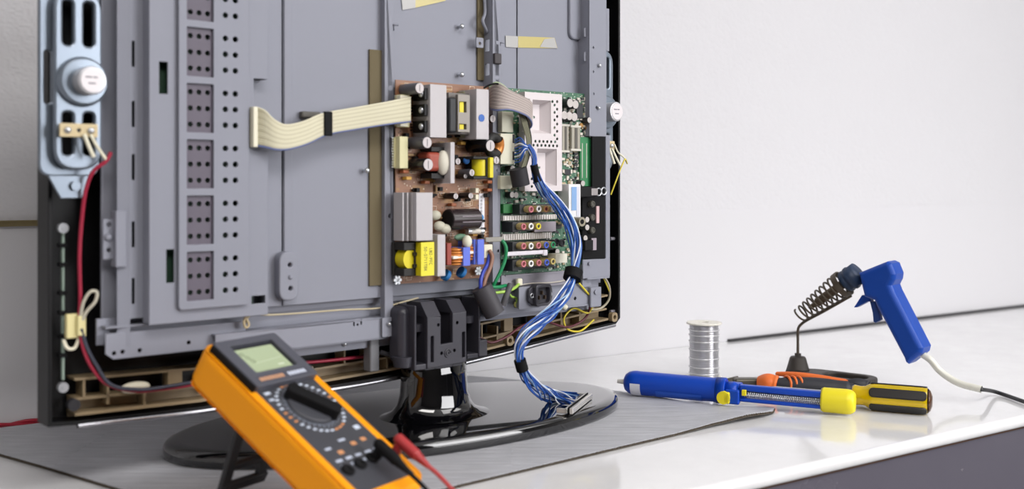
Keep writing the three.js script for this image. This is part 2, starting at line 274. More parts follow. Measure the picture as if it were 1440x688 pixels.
// --- loudspeakers
const basketMetal = M(0x7d8793, 0.32, 0.6), magnetMetal = M(0xc4c4c8, 0.3, 0.5), terminalCard = M(0xcdbb93, 0.6);
function speaker(cx, cy, label) {
  const sp = piece(tv, 'loudspeaker', label), zb = -18;
  const ox = cx - 4, oy = cy + 2;
  add(sp, 'mounting_plate', [plate(rrect(ox - 6, oy + 4, 58, 196, 12), [rrect(ox - 27, oy + 2, 7, 52, 3.4, THREE.Path), rrect(ox - 1, oy, 40, 164, 18, THREE.Path)], zb - 4, 6, 1.2)], basketMetal);
  const slots = [];
  for (const k of [-1, 1]) { slots.push(rrect(ox - 2 + k * 10, oy + 55, 10, 44, 4.5, THREE.Path)); slots.push(rrect(ox - 2 + k * 10, oy - 53, 10, 42, 4.5, THREE.Path)); }
  add(sp, 'basket', [plate(rrect(ox - 2, oy, 46, 176, 21), slots, zb + 8, 8, 2.2), lathe([[25, 0], [24.5, 5], [23, 9], [21, 10], [0, 10]], 30).rotateX(Math.PI / 2).translate(cx * U - 0.003, cy * U, (zb + 6) * U)], basketMetal);
  multi(sp, 'magnet', [[lathe([[22, 0], [22, 3], [19, 5], [18, 8], [15, 9], [14, 12], [14, 29], [12.5, 31], [0, 31]], 32).rotateX(Math.PI / 2).translate(cx * U - 0.001, cy * U, -17 * U), magnetMetal], [cz(cx - 1, cy, 14.6, 11.5, 1.4, 28), M(0xd8d2d4, 0.5, 0.2)]], 'silver magnet can');
  for (const [dx, dy, w] of [[-5, 3, 9], [3, 3, 6], [-1, -3, 10]]) add(sp, 'print', fr(cx - 1 + dx * 0.8, cy + dy, 14.9, w * 0.7, 1.6, 0.3), M(0x8b8890, 0.7));
  const ty = cy - 48, tx = cx - 9;
  add(sp, 'terminal_board', plate(rrect(tx, ty, 36, 13, 1), [hole(tx, ty, 2)], 0, 3, 0.4), terminalCard, 'cream terminal board');
  for (const k of [-1, 1]) add(sp, 'solder_joint', sph(tx + k * 11, ty, 1, 3.4, 3, 2.4), steel);
  for (const k of [0, 1]) add(sp, 'lead_tab', tb([[tx + 4 + k * 6, ty - 4, 2], [tx + 8 + k * 8, ty - 16, 4], [tx + 12 + k * 12, ty - 26 - k * 2, 5]], 2 - k * 0.3, 14, 6), cream);
  add(sp, 'lower_bracket', [plate(poly([[cx - 34, cy - 92], [cx + 8, cy - 92], [cx + 2, cy - 112], [cx - 4, cy - 114], [cx - 22, cy - 114]]), [hole(cx - 10, cy - 102, 5)], -12, 3, 0.6), cz(cx - 9, cy - 102, -8, 4.6, 6, 16)], basketMetal);
}
speaker(-432.4,412.1, 'silver oval loudspeaker beside the red speaker wire');
speaker(305.8,414.1, 'silver oval loudspeaker beside the yellow speaker wire');
{
  const sw = piece(tv, 'speaker_wiring', 'red speaker wire with cream tie');
  add(sw, 'wire', tb([[-412.9,343.3,6], [-416.7,334.9,5], [-427.3,325.1,0], [-432.7,309.8,-4], [-435.4,276.4,-10], [-436.8,241.5,-12], [-435.4,199.4,-14], [-436.1,175,-14], [-432.6,153.5,-16], [-423.6,131.2,-18], [-407.3,111.2,-20], [-377.5,99.9,-22], [-338.7,97.6,-24], [-298,98.2,-26]], 2, 90, 7), wireRed, 'red wire');
  add(sw, 'wire', tb([[-435.4,170.3,-12], [-429.2,151.3,-14], [-419.1,131.8,-15], [-404.1,110.5,-17], [-375.4,101.7,-18], [-340,100.4,-21], [-299,101.7,-24]], 1.9, 60, 7), M(0x3c3f4c, 0.45), 'blue black wire');
  add(sw, 'tie_block', [bx(-438.4,172.6,-19, 19, 24, 7, 1.5), bx(-435.4,172.9,-14, 7, 20, 6, 1.5)], M(0xd6cc95, 0.55), 'cream tie block');
  add(sw, 'tie_loop', tb([[-435.7,181.4,-13], [-433.4,196.8,-10], [-427.2,206.3,-8], [-421.6,205.2,-8], [-423,196.2,-8], [-430.6,186.8,-10], [-434,178.5,-12]], 1.8, 40, 6), M(0xb6b1a0, 0.55), 'cream tie loop');
  add(sw, 'tie_tail', tb([[-449,159.3,-22], [-445.6,150.9,-20], [-439.4,150.2,-20], [-435.3,159.9,-18]], 1.9, 20, 6), cream);
  add(sw, 'wire', tb([[347.9,341,-6], [334.6,347,2], [328.5,338.7,2], [317.2,315,0], [311,295.6,-4]], 1.1, 30, 6), wireYellow, 'yellow wire');
  add(sw, 'wire', tb([[312,368.1,2], [317.3,356.9,4], [331.5,350,2], [346.3,343.1,-6]], 1.2, 20, 6), cream);
  const strip = piece(tv, 'edge_strip', 'pale strip held along the left inside edge');
  add(strip, 'strip', bx((-446.3), (265.6 + 118.2) / 2, -32, 2.6, 265.6 - 118.2, 5, 1), M(0x8a9c90, 0.5));
  for (const y of [345, 372, 412, 440, 473, 500]) add(strip, 'clip', bx(-447, 213 + (400 - y) * 0.7, -31, 8, 4, 8, 1), blackMatte);
  for (const y of [321, 545]) add(strip, 'screw', [cz(-447.6, 314 - (y - 256) * 0.7, -25, 5, 6, 16), cz(-447.6, 314 - (y - 256) * 0.7, -24, 2, 4, 8)], M(0x9a9ca0, 0.45, 0.3));
}
// --- power supply board
const psu = piece(tv, 'power_board', 'brown power supply board with coils, heat sinks and capacitors');
const PZ = 12;
{
  const pcb = canvasTex(1024, 1640, (c, w, h) => {
    c.fillStyle = '#8b6248'; c.fillRect(0, 0, w, h);
    for (let i = 0; i < 260; i++) { c.fillStyle = ['#9a7156', '#7a543b', '#a5783f', '#875c40', '#ab8434'][i % 5]; c.globalAlpha = 0.35; c.fillRect(rnd() * w, rnd() * h, 20 + rnd() * 130, 10 + rnd() * 60); }
    c.globalAlpha = 0.8; for (let i = 0; i < 500; i++) { c.fillStyle = i % 3 ? '#3d2a20' : '#e3d2b8'; const x = rnd() * w, y = rnd() * h; c.fillRect(x, y, 5 + rnd() * 9, 5 + rnd() * 9); if (i % 4 === 0) { c.strokeStyle = '#e8dcc8'; c.lineWidth = 3; c.strokeRect(x, y, 30 + rnd() * 60, 16 + rnd() * 30); } }
    c.globalAlpha = 1;
  });
  const x0 = -76.7, x1 = 73.3, w = x1 - x0, h = 243;
  add(psu, 'circuit_board', fr((x0 + x1) / 2, 314, PZ, w, h, 1.8), M(0xffffff, 0.45, 0, { map: pcb }));
  const cap = (x, y, ze, r, len, m, name = 'capacitor') => multi(psu, name, [[lathe([[r, 0], [r, len - 1.6], [r - 0.9, len - 0.6], [r * 0.86, len - 0.2]], 22).rotateX(Math.PI / 2).translate(x * U, y * U, (ze - len) * U), m], [cz(x, y, ze - 0.3, r * 0.88, 1, 22), silverEnd], [bx(x, y, ze + 0.02, r * 0.08, r * 1.2, 0.4), sleeveGrey]]);
  cap(-66.3,423.8,46, 6.8, 33, sleeveGrey); cap(-53.9,360.5,44, 7.4, 32, sleeveGrey); cap(-52.4,334.5,44, 7.8, 32, sleeveBlack);
  cap(37,358.6,52, 7.8, 40, sleeveBlack); cap(56.3,393.3,34, 5.2, 21, sleeveBlack); cap(57.1,341.1,40, 5.2, 20, M(0x8f8f95, 0.35));
  cap(-2.8,296.7,34, 4, 20, sleeveBlack); cap(20.7,296.9,34, 4, 20, sleeveBlack); cap(6.9,339.3,26, 4.4, 14, sleeveBlack); cap(20.8,325.4,36, 4.6, 22, sleeveGrey); cap(15.5,321,30, 3, 17, sleeveBlack);
  const sink = (fx, fy, fz, fw, fh, depth, name = 'heat_sink') => multi(psu, name, [[fr(fx, fy, fz, fw, fh, 1.6, 0.5), alu], [fr(fx, fy, fz - 1.6, fw, fh - 0.5, depth - 1.6), alu]], 'aluminium heat sink');
  sink(-39.1,398.1,46,24.4,62.8, 34);
  // transistors screwed to the side of the tall heat sink
  for (const y of [133, 155.5, 178.5]) {
    const sx = -51.3, ty = [-49.9,418,33, -49.9,398.9,33, -49.9,379.5,33][y === 133 ? 1 : y === 155.5 ? 4 : 7];
    add(psu, 'transistor', [bx(sx - 3, ty, 30, 5, 14, 24, 0.8), bx(sx - 4, ty - 3.5, 15, 1, 1.4, 8), bx(sx - 4, ty, 15, 1, 1.4, 8), bx(sx - 4, ty + 3.5, 15, 1, 1.4, 8)], blackPlastic);
    add(psu, 'transistor_screw', [at(new THREE.SphereGeometry(4 * U, 14, 10).scale(0.6, 1, 1), sx - 6, ty, 36)], steel);
  }
  // connectors at the left edge
  const conn = (R, d, pins) => { const [x, y, z, cw, ch] = R; add(psu, 'pin_header', [bx(x, y, z - d / 2, cw, ch, d, 0.8), bx(x - cw / 2 - 1, y, z - d + 2, 3, ch - 2, 4, 0.5)], M(0xd2cca0, 0.55)); for (let i = 0; i < pins; i++) add(psu, 'pin', bx(x - cw / 2 - 2.5, y - ch / 2 + (i + 0.5) * ch / pins, z - d + 3, 5, 0.9, 0.9), steel); };
  conn([-69.9,398.2,22,12.4,38.7], 10, 12); conn([-73.4,348.8,24,12.3,37.8], 12, 12);
  // red coil with pale wrap inside a black frame
  add(psu, 'coil_frame', [fr(-27.2,353.3,34,25.8,5.1, 22), fr(-27.2,321.3,34,25.8,6, 22), fr(-18,337.4,20,29.4,34.6, 8)], coreBlack);
  multi(psu, 'wound_coil', [[fr(-37.8,338.2,38,21.3,22.9, 24, 5), M(0x98412f, 0.5)], [sph(-24.5,337.1,36, 9, 15, 8), M(0xcfcabb, 0.6)]], 'red wound coil with pale wrap');
  sink(-17.7,337,46,6.5,49.5, 34);
  add(psu, 'heat_sink', fr(-14.4,317.4,30,13.1,10.3, 18), alu);
  // main transformer between the heat sinks
  { const [fx, fy, fz, fw, fh] = [-0.2,397,46,18.8,45.6];
    multi(psu, 'transformer', [[fr(2.9,397.3,34,34.4,50.3, 22, 1), M(0x6d6864, 0.5)], [plate(rrect(fx, fy, fw, fh, 1), [hrect(-1.8,404.7,46,11,12.9), hrect(-1.8,380.9,46,11,6.4)], 46, 5, 0.5), M(0x868079, 0.42, 0.2)], [fr(-2.3,404.8,44.2,6.1,12.9, 8), yellowTape], [fr(-2.3,380.9,44.2,6.1,6.5, 8), yellowTape], [fr(5.5,395.3,42,5,38.1, 6), coreBlack], [fr(-15.8,394.3,45,12,42.7, 14, 3), M(0x18191d, 0.5)]], 'boxed transformer with yellow winding'); }
  sink(27.6,397,48,19.9,61.5, 34);
  add(psu, 'heat_sink_fin', [fr(20.4,397.1,26,10.2,57.2, 14), fr(24.6,397.5,32,7.9,58, 18)], M(0x96977f, 0.5), 'olive grey plate');
  add(psu, 'ink_dot', cz(25.6,392.4,48.6, 4.6, 1, 20).scale(1, 1, 1), M(0x2c5fae, 0.5), 'blue ink dot');
  // toroid coil at the right edge
  multi(psu, 'toroid_coil', [[at(new THREE.TorusGeometry(11 * U, 6 * U, 10, 26), 58.6,359.6,32, 0, 0.2), coreBlack], [at(new THREE.TorusGeometry(11 * U, 6.7 * U, 10, 14, 1.5), 58.6,359.6,32, 0, 0.2, -0.75), copper]], 'ring coil with copper winding');
  // yellow and black transformers
  multi(psu, 'transformer', [[fr(44,331.8,26,30.1,26.7, 14, 1), coreBlack], [fr(31.8,343.8,42,27.4,3.5, 30, 1), coreBlack], [fr(31.8,319.3,42,27.4,3.5, 30, 1), coreBlack], [fr(41.7,331.6,42,6.3,24.7, 30, 1), coreBlack], [fr(43.8,331.8,46,5.8,25.1, 12, 0.6), yellowTape], [at(new THREE.CylinderGeometry(11 * U, 11 * U, 20 * U, 20).scale(1, 1, 0.9), 38.2,331.7,30), yellowTape]], 'small yellow and black transformer');
  const txt = canvasTex(256, 640, (c, w, h) => { c.fillStyle = '#ded22c'; c.fillRect(0, 0, w, h); c.fillStyle = '#3a3714'; c.font = 'bold 78px monospace'; c.translate(w, 0); c.rotate(Math.PI / 2); c.fillText('LM2-PFC', 110, 96); c.fillText('50-0711TBK', 80, 196); });
  { const [fx, fy, fz, fw, fh] = [-55.1,223.3,46,19.3,39.3];
    const face = new THREE.PlaneGeometry(fw * U, fh * U).translate(fx * U, fy * U, (fz + 0.15) * U);
    const xl = -82, xr = fx - fw / 2 + 1, xc = (xl + xr) / 2, xw = xr - xl;
    multi(psu, 'transformer', [[fr(fx - 1, fy, 36, fw + 2, fh, 23, 0.8), coreBlack], [fr(fx, fy, fz, fw, fh, 11, 0.6), yellowTape], [face, M(0xffffff, 0.45, 0, { map: txt })], [bx(xc, fy + fh / 2 - 4.5, 26, xw, 9, 20, 1), coreBlack], [bx(xc, fy - fh / 2 + 4.5, 26, xw, 9, 20, 1), coreBlack], [bx(xc, fy, 14.5, xw + 3, fh, 5, 1), coreBlack],
      [cyl('z', xc + 4, fy, 25, 12.5, 18, 24), yellowTape], [bx(xr - 3, fy + 6, 35, 4, 4, 6), coreBlack], [bx(xr - 3, fy - 8, 35, 4, 4, 6), coreBlack]], 'yellow transformer with black core and printed label'); }
  // finned heat sink
  { const [fx, fy, fz, fw, fh] = [-59.5,273.3,46,23.9,56.3];
    multi(psu, 'heat_sink', [[fr(fx, fy, fz, fw, fh, 2.2, 0.4), alu], [fr(fx, fy, fz - 2, fw, fh, 28), alu], [fr(-71.3, fy, 38, 1.8, fh, 22), alu], [fr(-76.5, fy, 36, 1.8, fh, 20), alu], [fr(-81.6, fy, 34, 1.8, fh, 18), alu], [fr((-74.3 + fx) / 2, fy, 18, fx - -74.3, fh, 3), alu]], 'finned aluminium heat sink'); }
  sink(-34.4,226.7,46,11.7,49.5, 32);
  // big lying capacitor
  { const xa = -10, xb = 35.9, y = 268;
    multi(psu, 'capacitor', [[cyl('x', (xa + xb) / 2, y, PZ + 14, 13, xb - xa - 2, 28), sleeveBrown], [cyl('x', xa + 0.5, y, PZ + 14, 11.5, 1.6, 28), blackMatte], [tor('x', xa + 1.5, y, PZ + 14, 12, 1.2, 28), sleeveBrown], [bx((xa + xb) / 2 + 6, y + 4, PZ + 26.3, 30, 1, 0.5), M(0x8a8088, 0.5)], [bx((xa + xb) / 2 + 6, y - 3, PZ + 26.8, 30, 1, 0.5), M(0x8a8088, 0.5)]], 'large brown sleeved capacitor'); }
  add(psu, 'disc_capacitor', sph(46.5,269.3,20, 5, 4.5, 5), M(0x2f86c4, 0.4), 'small blue part');
  add(psu, 'barcode_label', new THREE.PlaneGeometry((60.6 - 51.8) * U, 52 * U).translate(55.9 * U, 273.4 * U, (PZ + 0.3) * U), M(0xffffff, 0.6, 0, { map: canvasTex(64, 420, (c, w, h) => { c.fillStyle = '#eceaf0'; c.fillRect(0, 0, w, h); c.fillStyle = '#33343c'; for (let y = 30; y < 390; y += 6 + (y * 7) % 9) c.fillRect(12, y, 26, 2 + (y % 4)); }) }), 'white barcode label');
  // pale blobs, fuse, inductors, discs
  for (const p of [[-25.6,273.5,22], [-22.2,260.6,26], [-15,257,28]]) add(psu, 'silicone_blob', sph(...p, 8, 6, 6), M(0xb9b6a4, 0.6));
  multi(psu, 'fuse', [[cyl('x', 35.1,252.3,24, 3.2, 20, 14), M(0xd8d3c8, 0.2)], [cyl('x', 24.9,252.7,24, 3.8, 5, 14), steel], [cyl('x', 45.5,252,24, 3.8, 5, 14), steel]], 'glass fuse');
  for (const [fx, fy, fz, fw, fh, cx0] of [[7.2,223.2,44,8.3,22.5, -2.7], [25,228.2,48,10.2,30.5, 21.4]]) {
    multi(psu, 'inductor', [[fr(fx, fy, fz, fw, fh, 3, 0.5), blueBobbin], [bx(fx - fw / 2 - 1, fy, 28, 3, fh, 32, 0.5), blueBobbin], [sph(cx0 - 1, fy, 32, 11, fh * 0.5, 10), copper], ...[-9, -5.5, -2, 1.5, 5, 8.5].map((dy) => [tor('y', cx0 - 1, fy + dy, 32, 10.2 * Math.sqrt(1 - dy * dy / 220), 1.5, 22, 6), copper]), [bx(cx0 - 1, fy - 0.5, 38, 21, 3.8, 10, 1.2), whitePlastic]], 'copper coil on blue bobbin');
  }
  multi(psu, 'inductor', [[fr(-17.9,227.1,40,6.5,26.5, 26, 0.6), M(0x8f3a2d, 0.5)], [sph(-17.5,226.4,34, 4, 14, 6), cream]], 'red flange of the copper coil');
  add(psu, 'disc_capacitor', sph(7.6,246,30, 10, 4.5, 4), M(0x5e8068, 0.5), 'green disc capacitor');
  add(psu, 'silicone_blob', sph(9.6,241.1,40, 6, 8, 6), M(0xd8d6c2, 0.6));
  for (const p of [[-10.8,200.4,24], [10.4,203,28]]) add(psu, 'disc_capacitor', [at(new THREE.CylinderGeometry(7 * U, 7 * U, 5 * U, 20).rotateZ(Math.PI / 2 - 0.5), ...p)], M(0x1d6aa8, 0.35), 'blue disc capacitor');
  add(psu, 'disc_capacitor', sph(21.5,340.4,24, 4.5, 4.5, 4), M(0x2c6cb6, 0.4), 'small blue part');
  add(psu, 'wire_socket', [fr(48.8,227.4,34,13.9,16.9, 18, 1)], cream, 'cream wire socket');
  for (const p of [[-78.9,198.1,18], [44.7,202.2,18]]) add(psu, 'board_screw', [0, 1, 2].map((k) => at(new THREE.BoxGeometry(11 * U, 3 * U, 3 * U).rotateZ(k * Math.PI / 3), ...p)), steel);
  // many small parts
  for (let i = 0; i < 70; i++) {
    const x = x0 + 8 + rnd() * (w - 18), y = 300 + (rnd() - 0.5) * 150, k = i % 4;
    if (k === 0) add(psu, 'resistor', [cyl(i % 8 ? 'x' : 'y', x, y, PZ + 3, 1.5, 8, 8), cyl(i % 8 ? 'x' : 'y', x, y, PZ + 3, 0.5, 15, 6)], M(0xa98a62, 0.5));
    else if (k === 1) add(psu, 'diode', cyl('x', x, y, PZ + 2.5, 1.6, 7, 8), blackPlastic);
    else if (k === 2) add(psu, 'film_capacitor', bx(x, y, PZ + 5, 8, 4, 9, 1), i % 3 ? M(0xa05a32, 0.45) : M(0xc99a3e, 0.45));
    else add(psu, 'transistor', bx(x, y, PZ + 4, 5, 5, 7, 0.6), blackPlastic);
  }
  for (const [p, s] of [[[35.6,303.3,22], 5], [[35.6,295.3,22], 5]]) add(psu, 'jumper_socket', bx(...p, s, s + 1, 12, 0.5), cream);
}
// --- main signal board
const main = piece(tv, 'main_board', 'green signal board crowded with chips, sockets and a white shield');
const MZ = 12;
{
  const tex = canvasTex(1024, 1480, (c, w, h) => {
    c.fillStyle = '#3f6b52'; c.fillRect(0, 0, w, h);
    for (let i = 0; i < 900; i++) { c.fillStyle = ['#5c8468', '#2f5a42', '#a9b3a2', '#c9ccc0', '#6f8f78', '#8fa08f'][i % 6]; c.globalAlpha = 0.6; const l = 10 + rnd() * 90, q = rnd() < 0.5; c.fillRect(rnd() * w, rnd() * h, q ? l : 3, q ? 3 : l); }
    c.globalAlpha = 1; for (let i = 0; i < 1500; i++) { c.fillStyle = ['#d9dad2', '#b7a98a', '#1d2a24', '#cfd2c9'][i % 4]; c.fillRect(rnd() * w, rnd() * h, 4 + rnd() * 9, 4 + rnd() * 9); }
  });
  const x0 = 87.7, x1 = 255.2;
  add(main, 'circuit_board', fr((x0 + x1) / 2, 314, MZ, x1 - x0, 244, 1.6), M(0xffffff, 0.4, 0, { map: tex }));
  const pale = M(0xc7c3b8, 0.45, 0.1), tin = M(0xcfcac6, 0.35, 0.35), chip = M(0x25272b, 0.45);
  // scattered surface parts: small blocks in four tints
  const tints = [M(0xd0c8bd, 0.4), M(0x2c2d30, 0.5), M(0xa8987a, 0.5), M(0x9da39b, 0.35)], lots = [[], [], [], []];
  for (let i = 0; i < 560; i++) {
    const x = x0 + 3 + rnd() * (x1 - x0 - 6), y = 196 + rnd() * 236, q = i % 4, s = 1.2 + rnd() * 2.6, hgt = 1 + rnd() * 2.2;
    if (x > 132.2 && x < 197.3 && y > 302.6) continue;                 // the shield covers this area
    lots[q].push(bx(x, y, MZ + hgt / 2, s * (1 + rnd()), s, hgt));
  }
  for (let i = 0; i < 260; i++) { const x = 198.7 + rnd() * (253.8 - 198.7), y = 308.1 + rnd() * (429.3 - 308.1), q = i % 5 === 0 ? 1 : i % 5 === 1 ? 2 : i % 5 === 2 ? 3 : 0; lots[q].push(bx(x, y, MZ + 1, 1.5 + rnd() * 4, 1.5 + rnd() * 4, 2)); }
  lots.forEach((l, i) => { const o = add(main, 'surface_parts', l, tints[i]); o.userData.kind = 'stuff'; });
  // perforated white shield with two sunk dishes
  {
    const sx0 = 117.1, sx1 = 184.4, sy1 = 431.2, sy0 = 301.8, z = 26;
    const dish = [[147.3,399.8,26,33,43.5], [156.8,333.3,26,35.5,48.9]];
    const hs = dish.map(([x, y, , w, h]) => rrect(x, y, w, h, 1, THREE.Path));
    const hl = (x, y) => hs.push(hole(x, y, 1.9));
    for (const [c, ys] of [[[170.3,416.2], [148, 158, 168.5, 179, 189.5]], [[175.1,421.1], [143, 153.5, 163.5, 174, 184, 194.5]]]) ys.forEach((y, i) => hl(c[0] + 0.3, c[1] - (y - ys[0]) * 0.965));
    for (let i = 0; i < 7; i++) { if (i < 6) hl(136.1 + i * 7.1, 367.3); hl(132.6 + i * 7.1, 362); }
    hl(166.7,420.7);
    for (const p of [[129.6,318], [133.3,313.1], [129.6,308], [124.5,420.4]]) hl(...p);
    const shield = M(0xcfc7c8, 0.5, 0.1);
    const walls = [];
    for (const [x, y, , w, h] of dish) {
      const d = 13, i = 5;                                    // four sloping walls and a floor
      const q = (a, b, c, e) => { const g = new THREE.BufferGeometry().setFromPoints([a, b, c, a, c, e].map((p) => V(...p))); g.setAttribute('uv', new THREE.Float32BufferAttribute(new Array(12).fill(0), 2)); g.computeVertexNormals(); return g; };
      const o = [[x - w / 2, y - h / 2, z - 1], [x + w / 2, y - h / 2, z - 1], [x + w / 2, y + h / 2, z - 1], [x - w / 2, y + h / 2, z - 1]];
      const n = [[x - w / 2 + i, y - h / 2 + i, z - d], [x + w / 2 - i - 4, y - h / 2 + i, z - d], [x + w / 2 - i - 4, y + h / 2 - i, z - d], [x - w / 2 + i, y + h / 2 - i, z - d]];
      for (let k = 0; k < 4; k++) walls.push(q(o[k], o[(k + 1) % 4], n[(k + 1) % 4], n[k]));
      const fx = (n[0][0] + n[1][0]) / 2, fw = n[1][0] - n[0][0];
      walls.push(plate(rrect(fx, y, fw, h - 2 * i, 0.5), [hole(fx, y, 1.8)], z - d, 0.8));
    }
    add(main, 'shield', [plate(rrect((sx0 + sx1) / 2, (sy0 + sy1) / 2, sx1 - sx0, sy1 - sy0, 1), hs, z, 1, 0.2), bx(sx0 + 0.5, (sy0 + sy1) / 2, z - 6, 1, sy1 - sy0, 11), bx(sx1 - 0.5, (sy0 + sy1) / 2, z - 6, 1, sy1 - sy0, 11), bx((sx0 + sx1) / 2, sy0 + 0.5, z - 6, sx1 - sx0, 1, 11), ...walls], shield, 'white perforated metal shield');
  }
  // sockets along the left edge
  const sock = (R, d) => { const [x, y, z, w, h] = R; add(main, 'wire_socket', [bx(x, y, z - d / 2, w, h, d, 0.8), bx(x + w / 2 + 1, y, z - d + 3, 3, h - 4, 5, 0.5)], M(0xcfcdb8, 0.5)); };
  sock([85.9,390.7,28,19.3,26.3], 15); sock([84.2,356.1,30,24.1,39], 17); sock([86.5,313.5,26,21.7,17.3], 12);
  for (const [x, y] of [[87.8,369.4], [87.8,347.6]]) add(main, 'socket_slot', bx(x + 6, y, 30.2, 3, 11, 0.6), chip);
  // capacitors in pairs at the upper right and elsewhere
  const capSleeve = M(0x2b2a2d, 0.35), capTop = M(0xb9b3af, 0.5, 0.2);
  const cap = (x, y, z, r, len) => multi(main, 'capacitor', [[cz(x, y, z - 0.5, r, len, 20), capSleeve], [cz(x, y, z, r * 0.9, 1, 20), capTop]], 'silver topped capacitor');
  for (const p of [[199.8,420.4,26], [209.9,419,26], [189.1,403.7,26], [198.4,403.1,26], [209.8,402.2,24]]) cap(...p, 6.2, 12);
  for (const p of [[99.1,297.5,22], [105.8,297,22], [238.7,399,24], [97.9,331.4,24], [226.2,312.1,24], [228.4,262.6,30], [228.4,252,30], [229,237.2,26], [222.1,229.6,24], [177.8,220.9,24]]) cap(...p, 4.2, 10);
  // chips, slots and connectors on the right half
  for (const R of [[199.9,373.2,17,12.1,35.6], [217.6,373.7,19,16.4,32]]) { const [x, y, z, w, h] = R; multi(main, 'board_connector', [[bx(x, y, z - 2.5, w, h, 5, 0.6), M(0x9d988a, 0.45)], [bx(x, y, z, w * 0.3, h - 4, 1.4), M(0x55514a, 0.5)], [bx(x, y + h / 2, z - 2, w + 3, 3, 5, 0.5), pale], [bx(x, y - h / 2, z - 2, w + 3, 3, 5, 0.5), pale]]); }
  for (const R of [[229.1,411.7,15,12.4,19.5], [98.3,227.2,18,12.2,10.1], [206.5,327.5,15,10.8,7.7], [186.5,253.6,15,15.9,5.8], [103.1,253.6,14,9.8,6.5], [211.6,359.6,14,10.9,5.8]]) add(main, 'chip', fr(...R, 3, 0.4), chip);
  for (let i = 0; i < 5; i++) add(main, 'chip', fr(221.5, 353 - i * 5.2, 15.5, 7, 3, 3.4, 0.3), chip);
  add(main, 'green_board', fr(240.6,342,16,23.7,67.7, 3, 0.3), M(0x2c7a4a, 0.4), 'bright green bare board');
  for (const x of [818, 824]) add(main, 'track', fr(x === 818 ? 232.3 : 240.7, 343.4, 16.6, 1.2, 48, 0.6), pale);
  for (const p of [[246.1,433.2,14], [242.7,388.7,16], [232.5,392.3,15]]) add(main, 'test_point', cz(...p, 3, 3, 12), M(0xb2854a, 0.4, 0.3));
  // metal strips between the socket rows
  for (const R of [[133,267.4,20,94.7,6.5], [127.8,242.9,20,86.7,8.4]]) { const [x, y, z, w, h] = R; add(main, 'shield_strip', [fr(x, y, z, w, h, 6, 0.5)], tin); for (let i = 0; i < 22; i++) add(main, 'strip_rib', bx(x - w / 2 + (i + 0.5) * w / 22, y, z + 0.3, 1.2, h - 1, 1.2), tin); }
  add(main, 'cable_clip', [bx(105.6,223,40, 66, 5.5, 4, 1.4), bx(138.4,222,41, 8, 8, 5, 2)], M(0xcfcbd2, 0.5), 'pale cable clip');
  // phono socket rows
  const gold = M(0xc2ae78, 0.35, 0.2), ring = { red: M(0xbb6f76, 0.45), white: M(0xe4e2df, 0.45), orange: M(0xd69a68, 0.45), yellow: M(0xd9cb3b, 0.45), blue: M(0x3f57b8, 0.45), green: M(0x2f8d5d, 0.45), olive: M(0xc9b670, 0.45) }, core = { red: M(0x6a1f27, 0.5), white: M(0x2e2b2b, 0.5) };
  const jack = (x, y, z, col) => { multi(main, 'phono_socket', [[cz(x, y, z - 1, 4.3, 22, 16), gold], [at(new THREE.TorusGeometry(3.3 * U, 1.15 * U, 8, 18), x, y, z - 0.4), ring[col]], [cz(x, y, z - 0.6, 2.4, 1, 14), col === 'red' || col === 'orange' ? core.red : core.white]], col + ' ringed phono socket'); };
  for (const [p, c] of [[[111.8,278.9,44], 'red'], [[125.5,279.2,44], 'white'], [[138.7,278.9,44], 'orange'], [[151.5,278.7,44], 'white'],
    [[99,257,44], 'red'], [[111.8,257.1,44], 'white'], [[124.9,256.7,44], 'yellow'],
    [[99,232.1,44], 'red'], [[111.8,231.7,44], 'white'], [[124.9,231.9,44], 'red'], [[138.7,231.9,44], 'blue'], [[150.8,231.9,44], 'green'],
    [[99,209.4,44], 'red'], [[111.8,209.2,44], 'white'], [[125.5,209.5,44], 'red'], [[139.4,209.2,44], 'blue'], [[150.8,210,44], 'olive']]) jack(...p, c);
  const blocks = [[140.8,278.6,28,63.6,13], [121.1,256.3,28,48.7,13.8], [134.7,230.2,28,75.8,14.4], [135.4,207.2,28,77.1,14.9]];
  for (const [x, y, , w, h] of blocks) add(main, 'socket_block', [fr(x, y, 22, w, h - 1, 10, 0.6), fr(x - w / 2 - 3, y, 34, 10, h, 22, 0.8)], chip);
  add(main, 'green_socket', fr(93.5,279.7,20,15.8,11.9, 8, 0.5), M(0x1f6b32, 0.45), 'green socket');
  add(main, 'sub_panel', fr(155.8,254.8,24,38.7,13.2, 2, 0.4), M(0x9a929b, 0.5), 'grey metal strip');
  add(main, 'white_socket', fr(170.2,213.1,40,20.9,12.2, 16, 0.8), M(0xdedccb, 0.5), 'cream socket');
  for (const p of [[161.1,234.5,40], [170.2,233.3,40]]) add(main, 'jack_ring', [tor('z', ...p, 4, 1.4, 18, 6), cz(p[0], p[1], p[2], 3.6, 14, 14)], chip);
  // tuner can with aerial socket
  multi(main, 'tuner', [[fr(200.6,286.8,34,22.8,48.7, 22, 1.2), M(0xdcdcdc, 0.35, 0.35)], [fr(198.7,291.6,34.6,9.4,31.5, 0.8), M(0x7fa3cf, 0.35)], [fr(206.1,287.7,34.6,5.4,39.2, 0.8), M(0xc9cbd6, 0.5)], [cz(192.6,261.3,56, 6.2, 30, 20), M(0x9b9482, 0.35, 0.5)], [cz(192,261.4,56.6, 3.2, 2, 14), blackMatte]], 'bright tuner can with aerial socket');
}
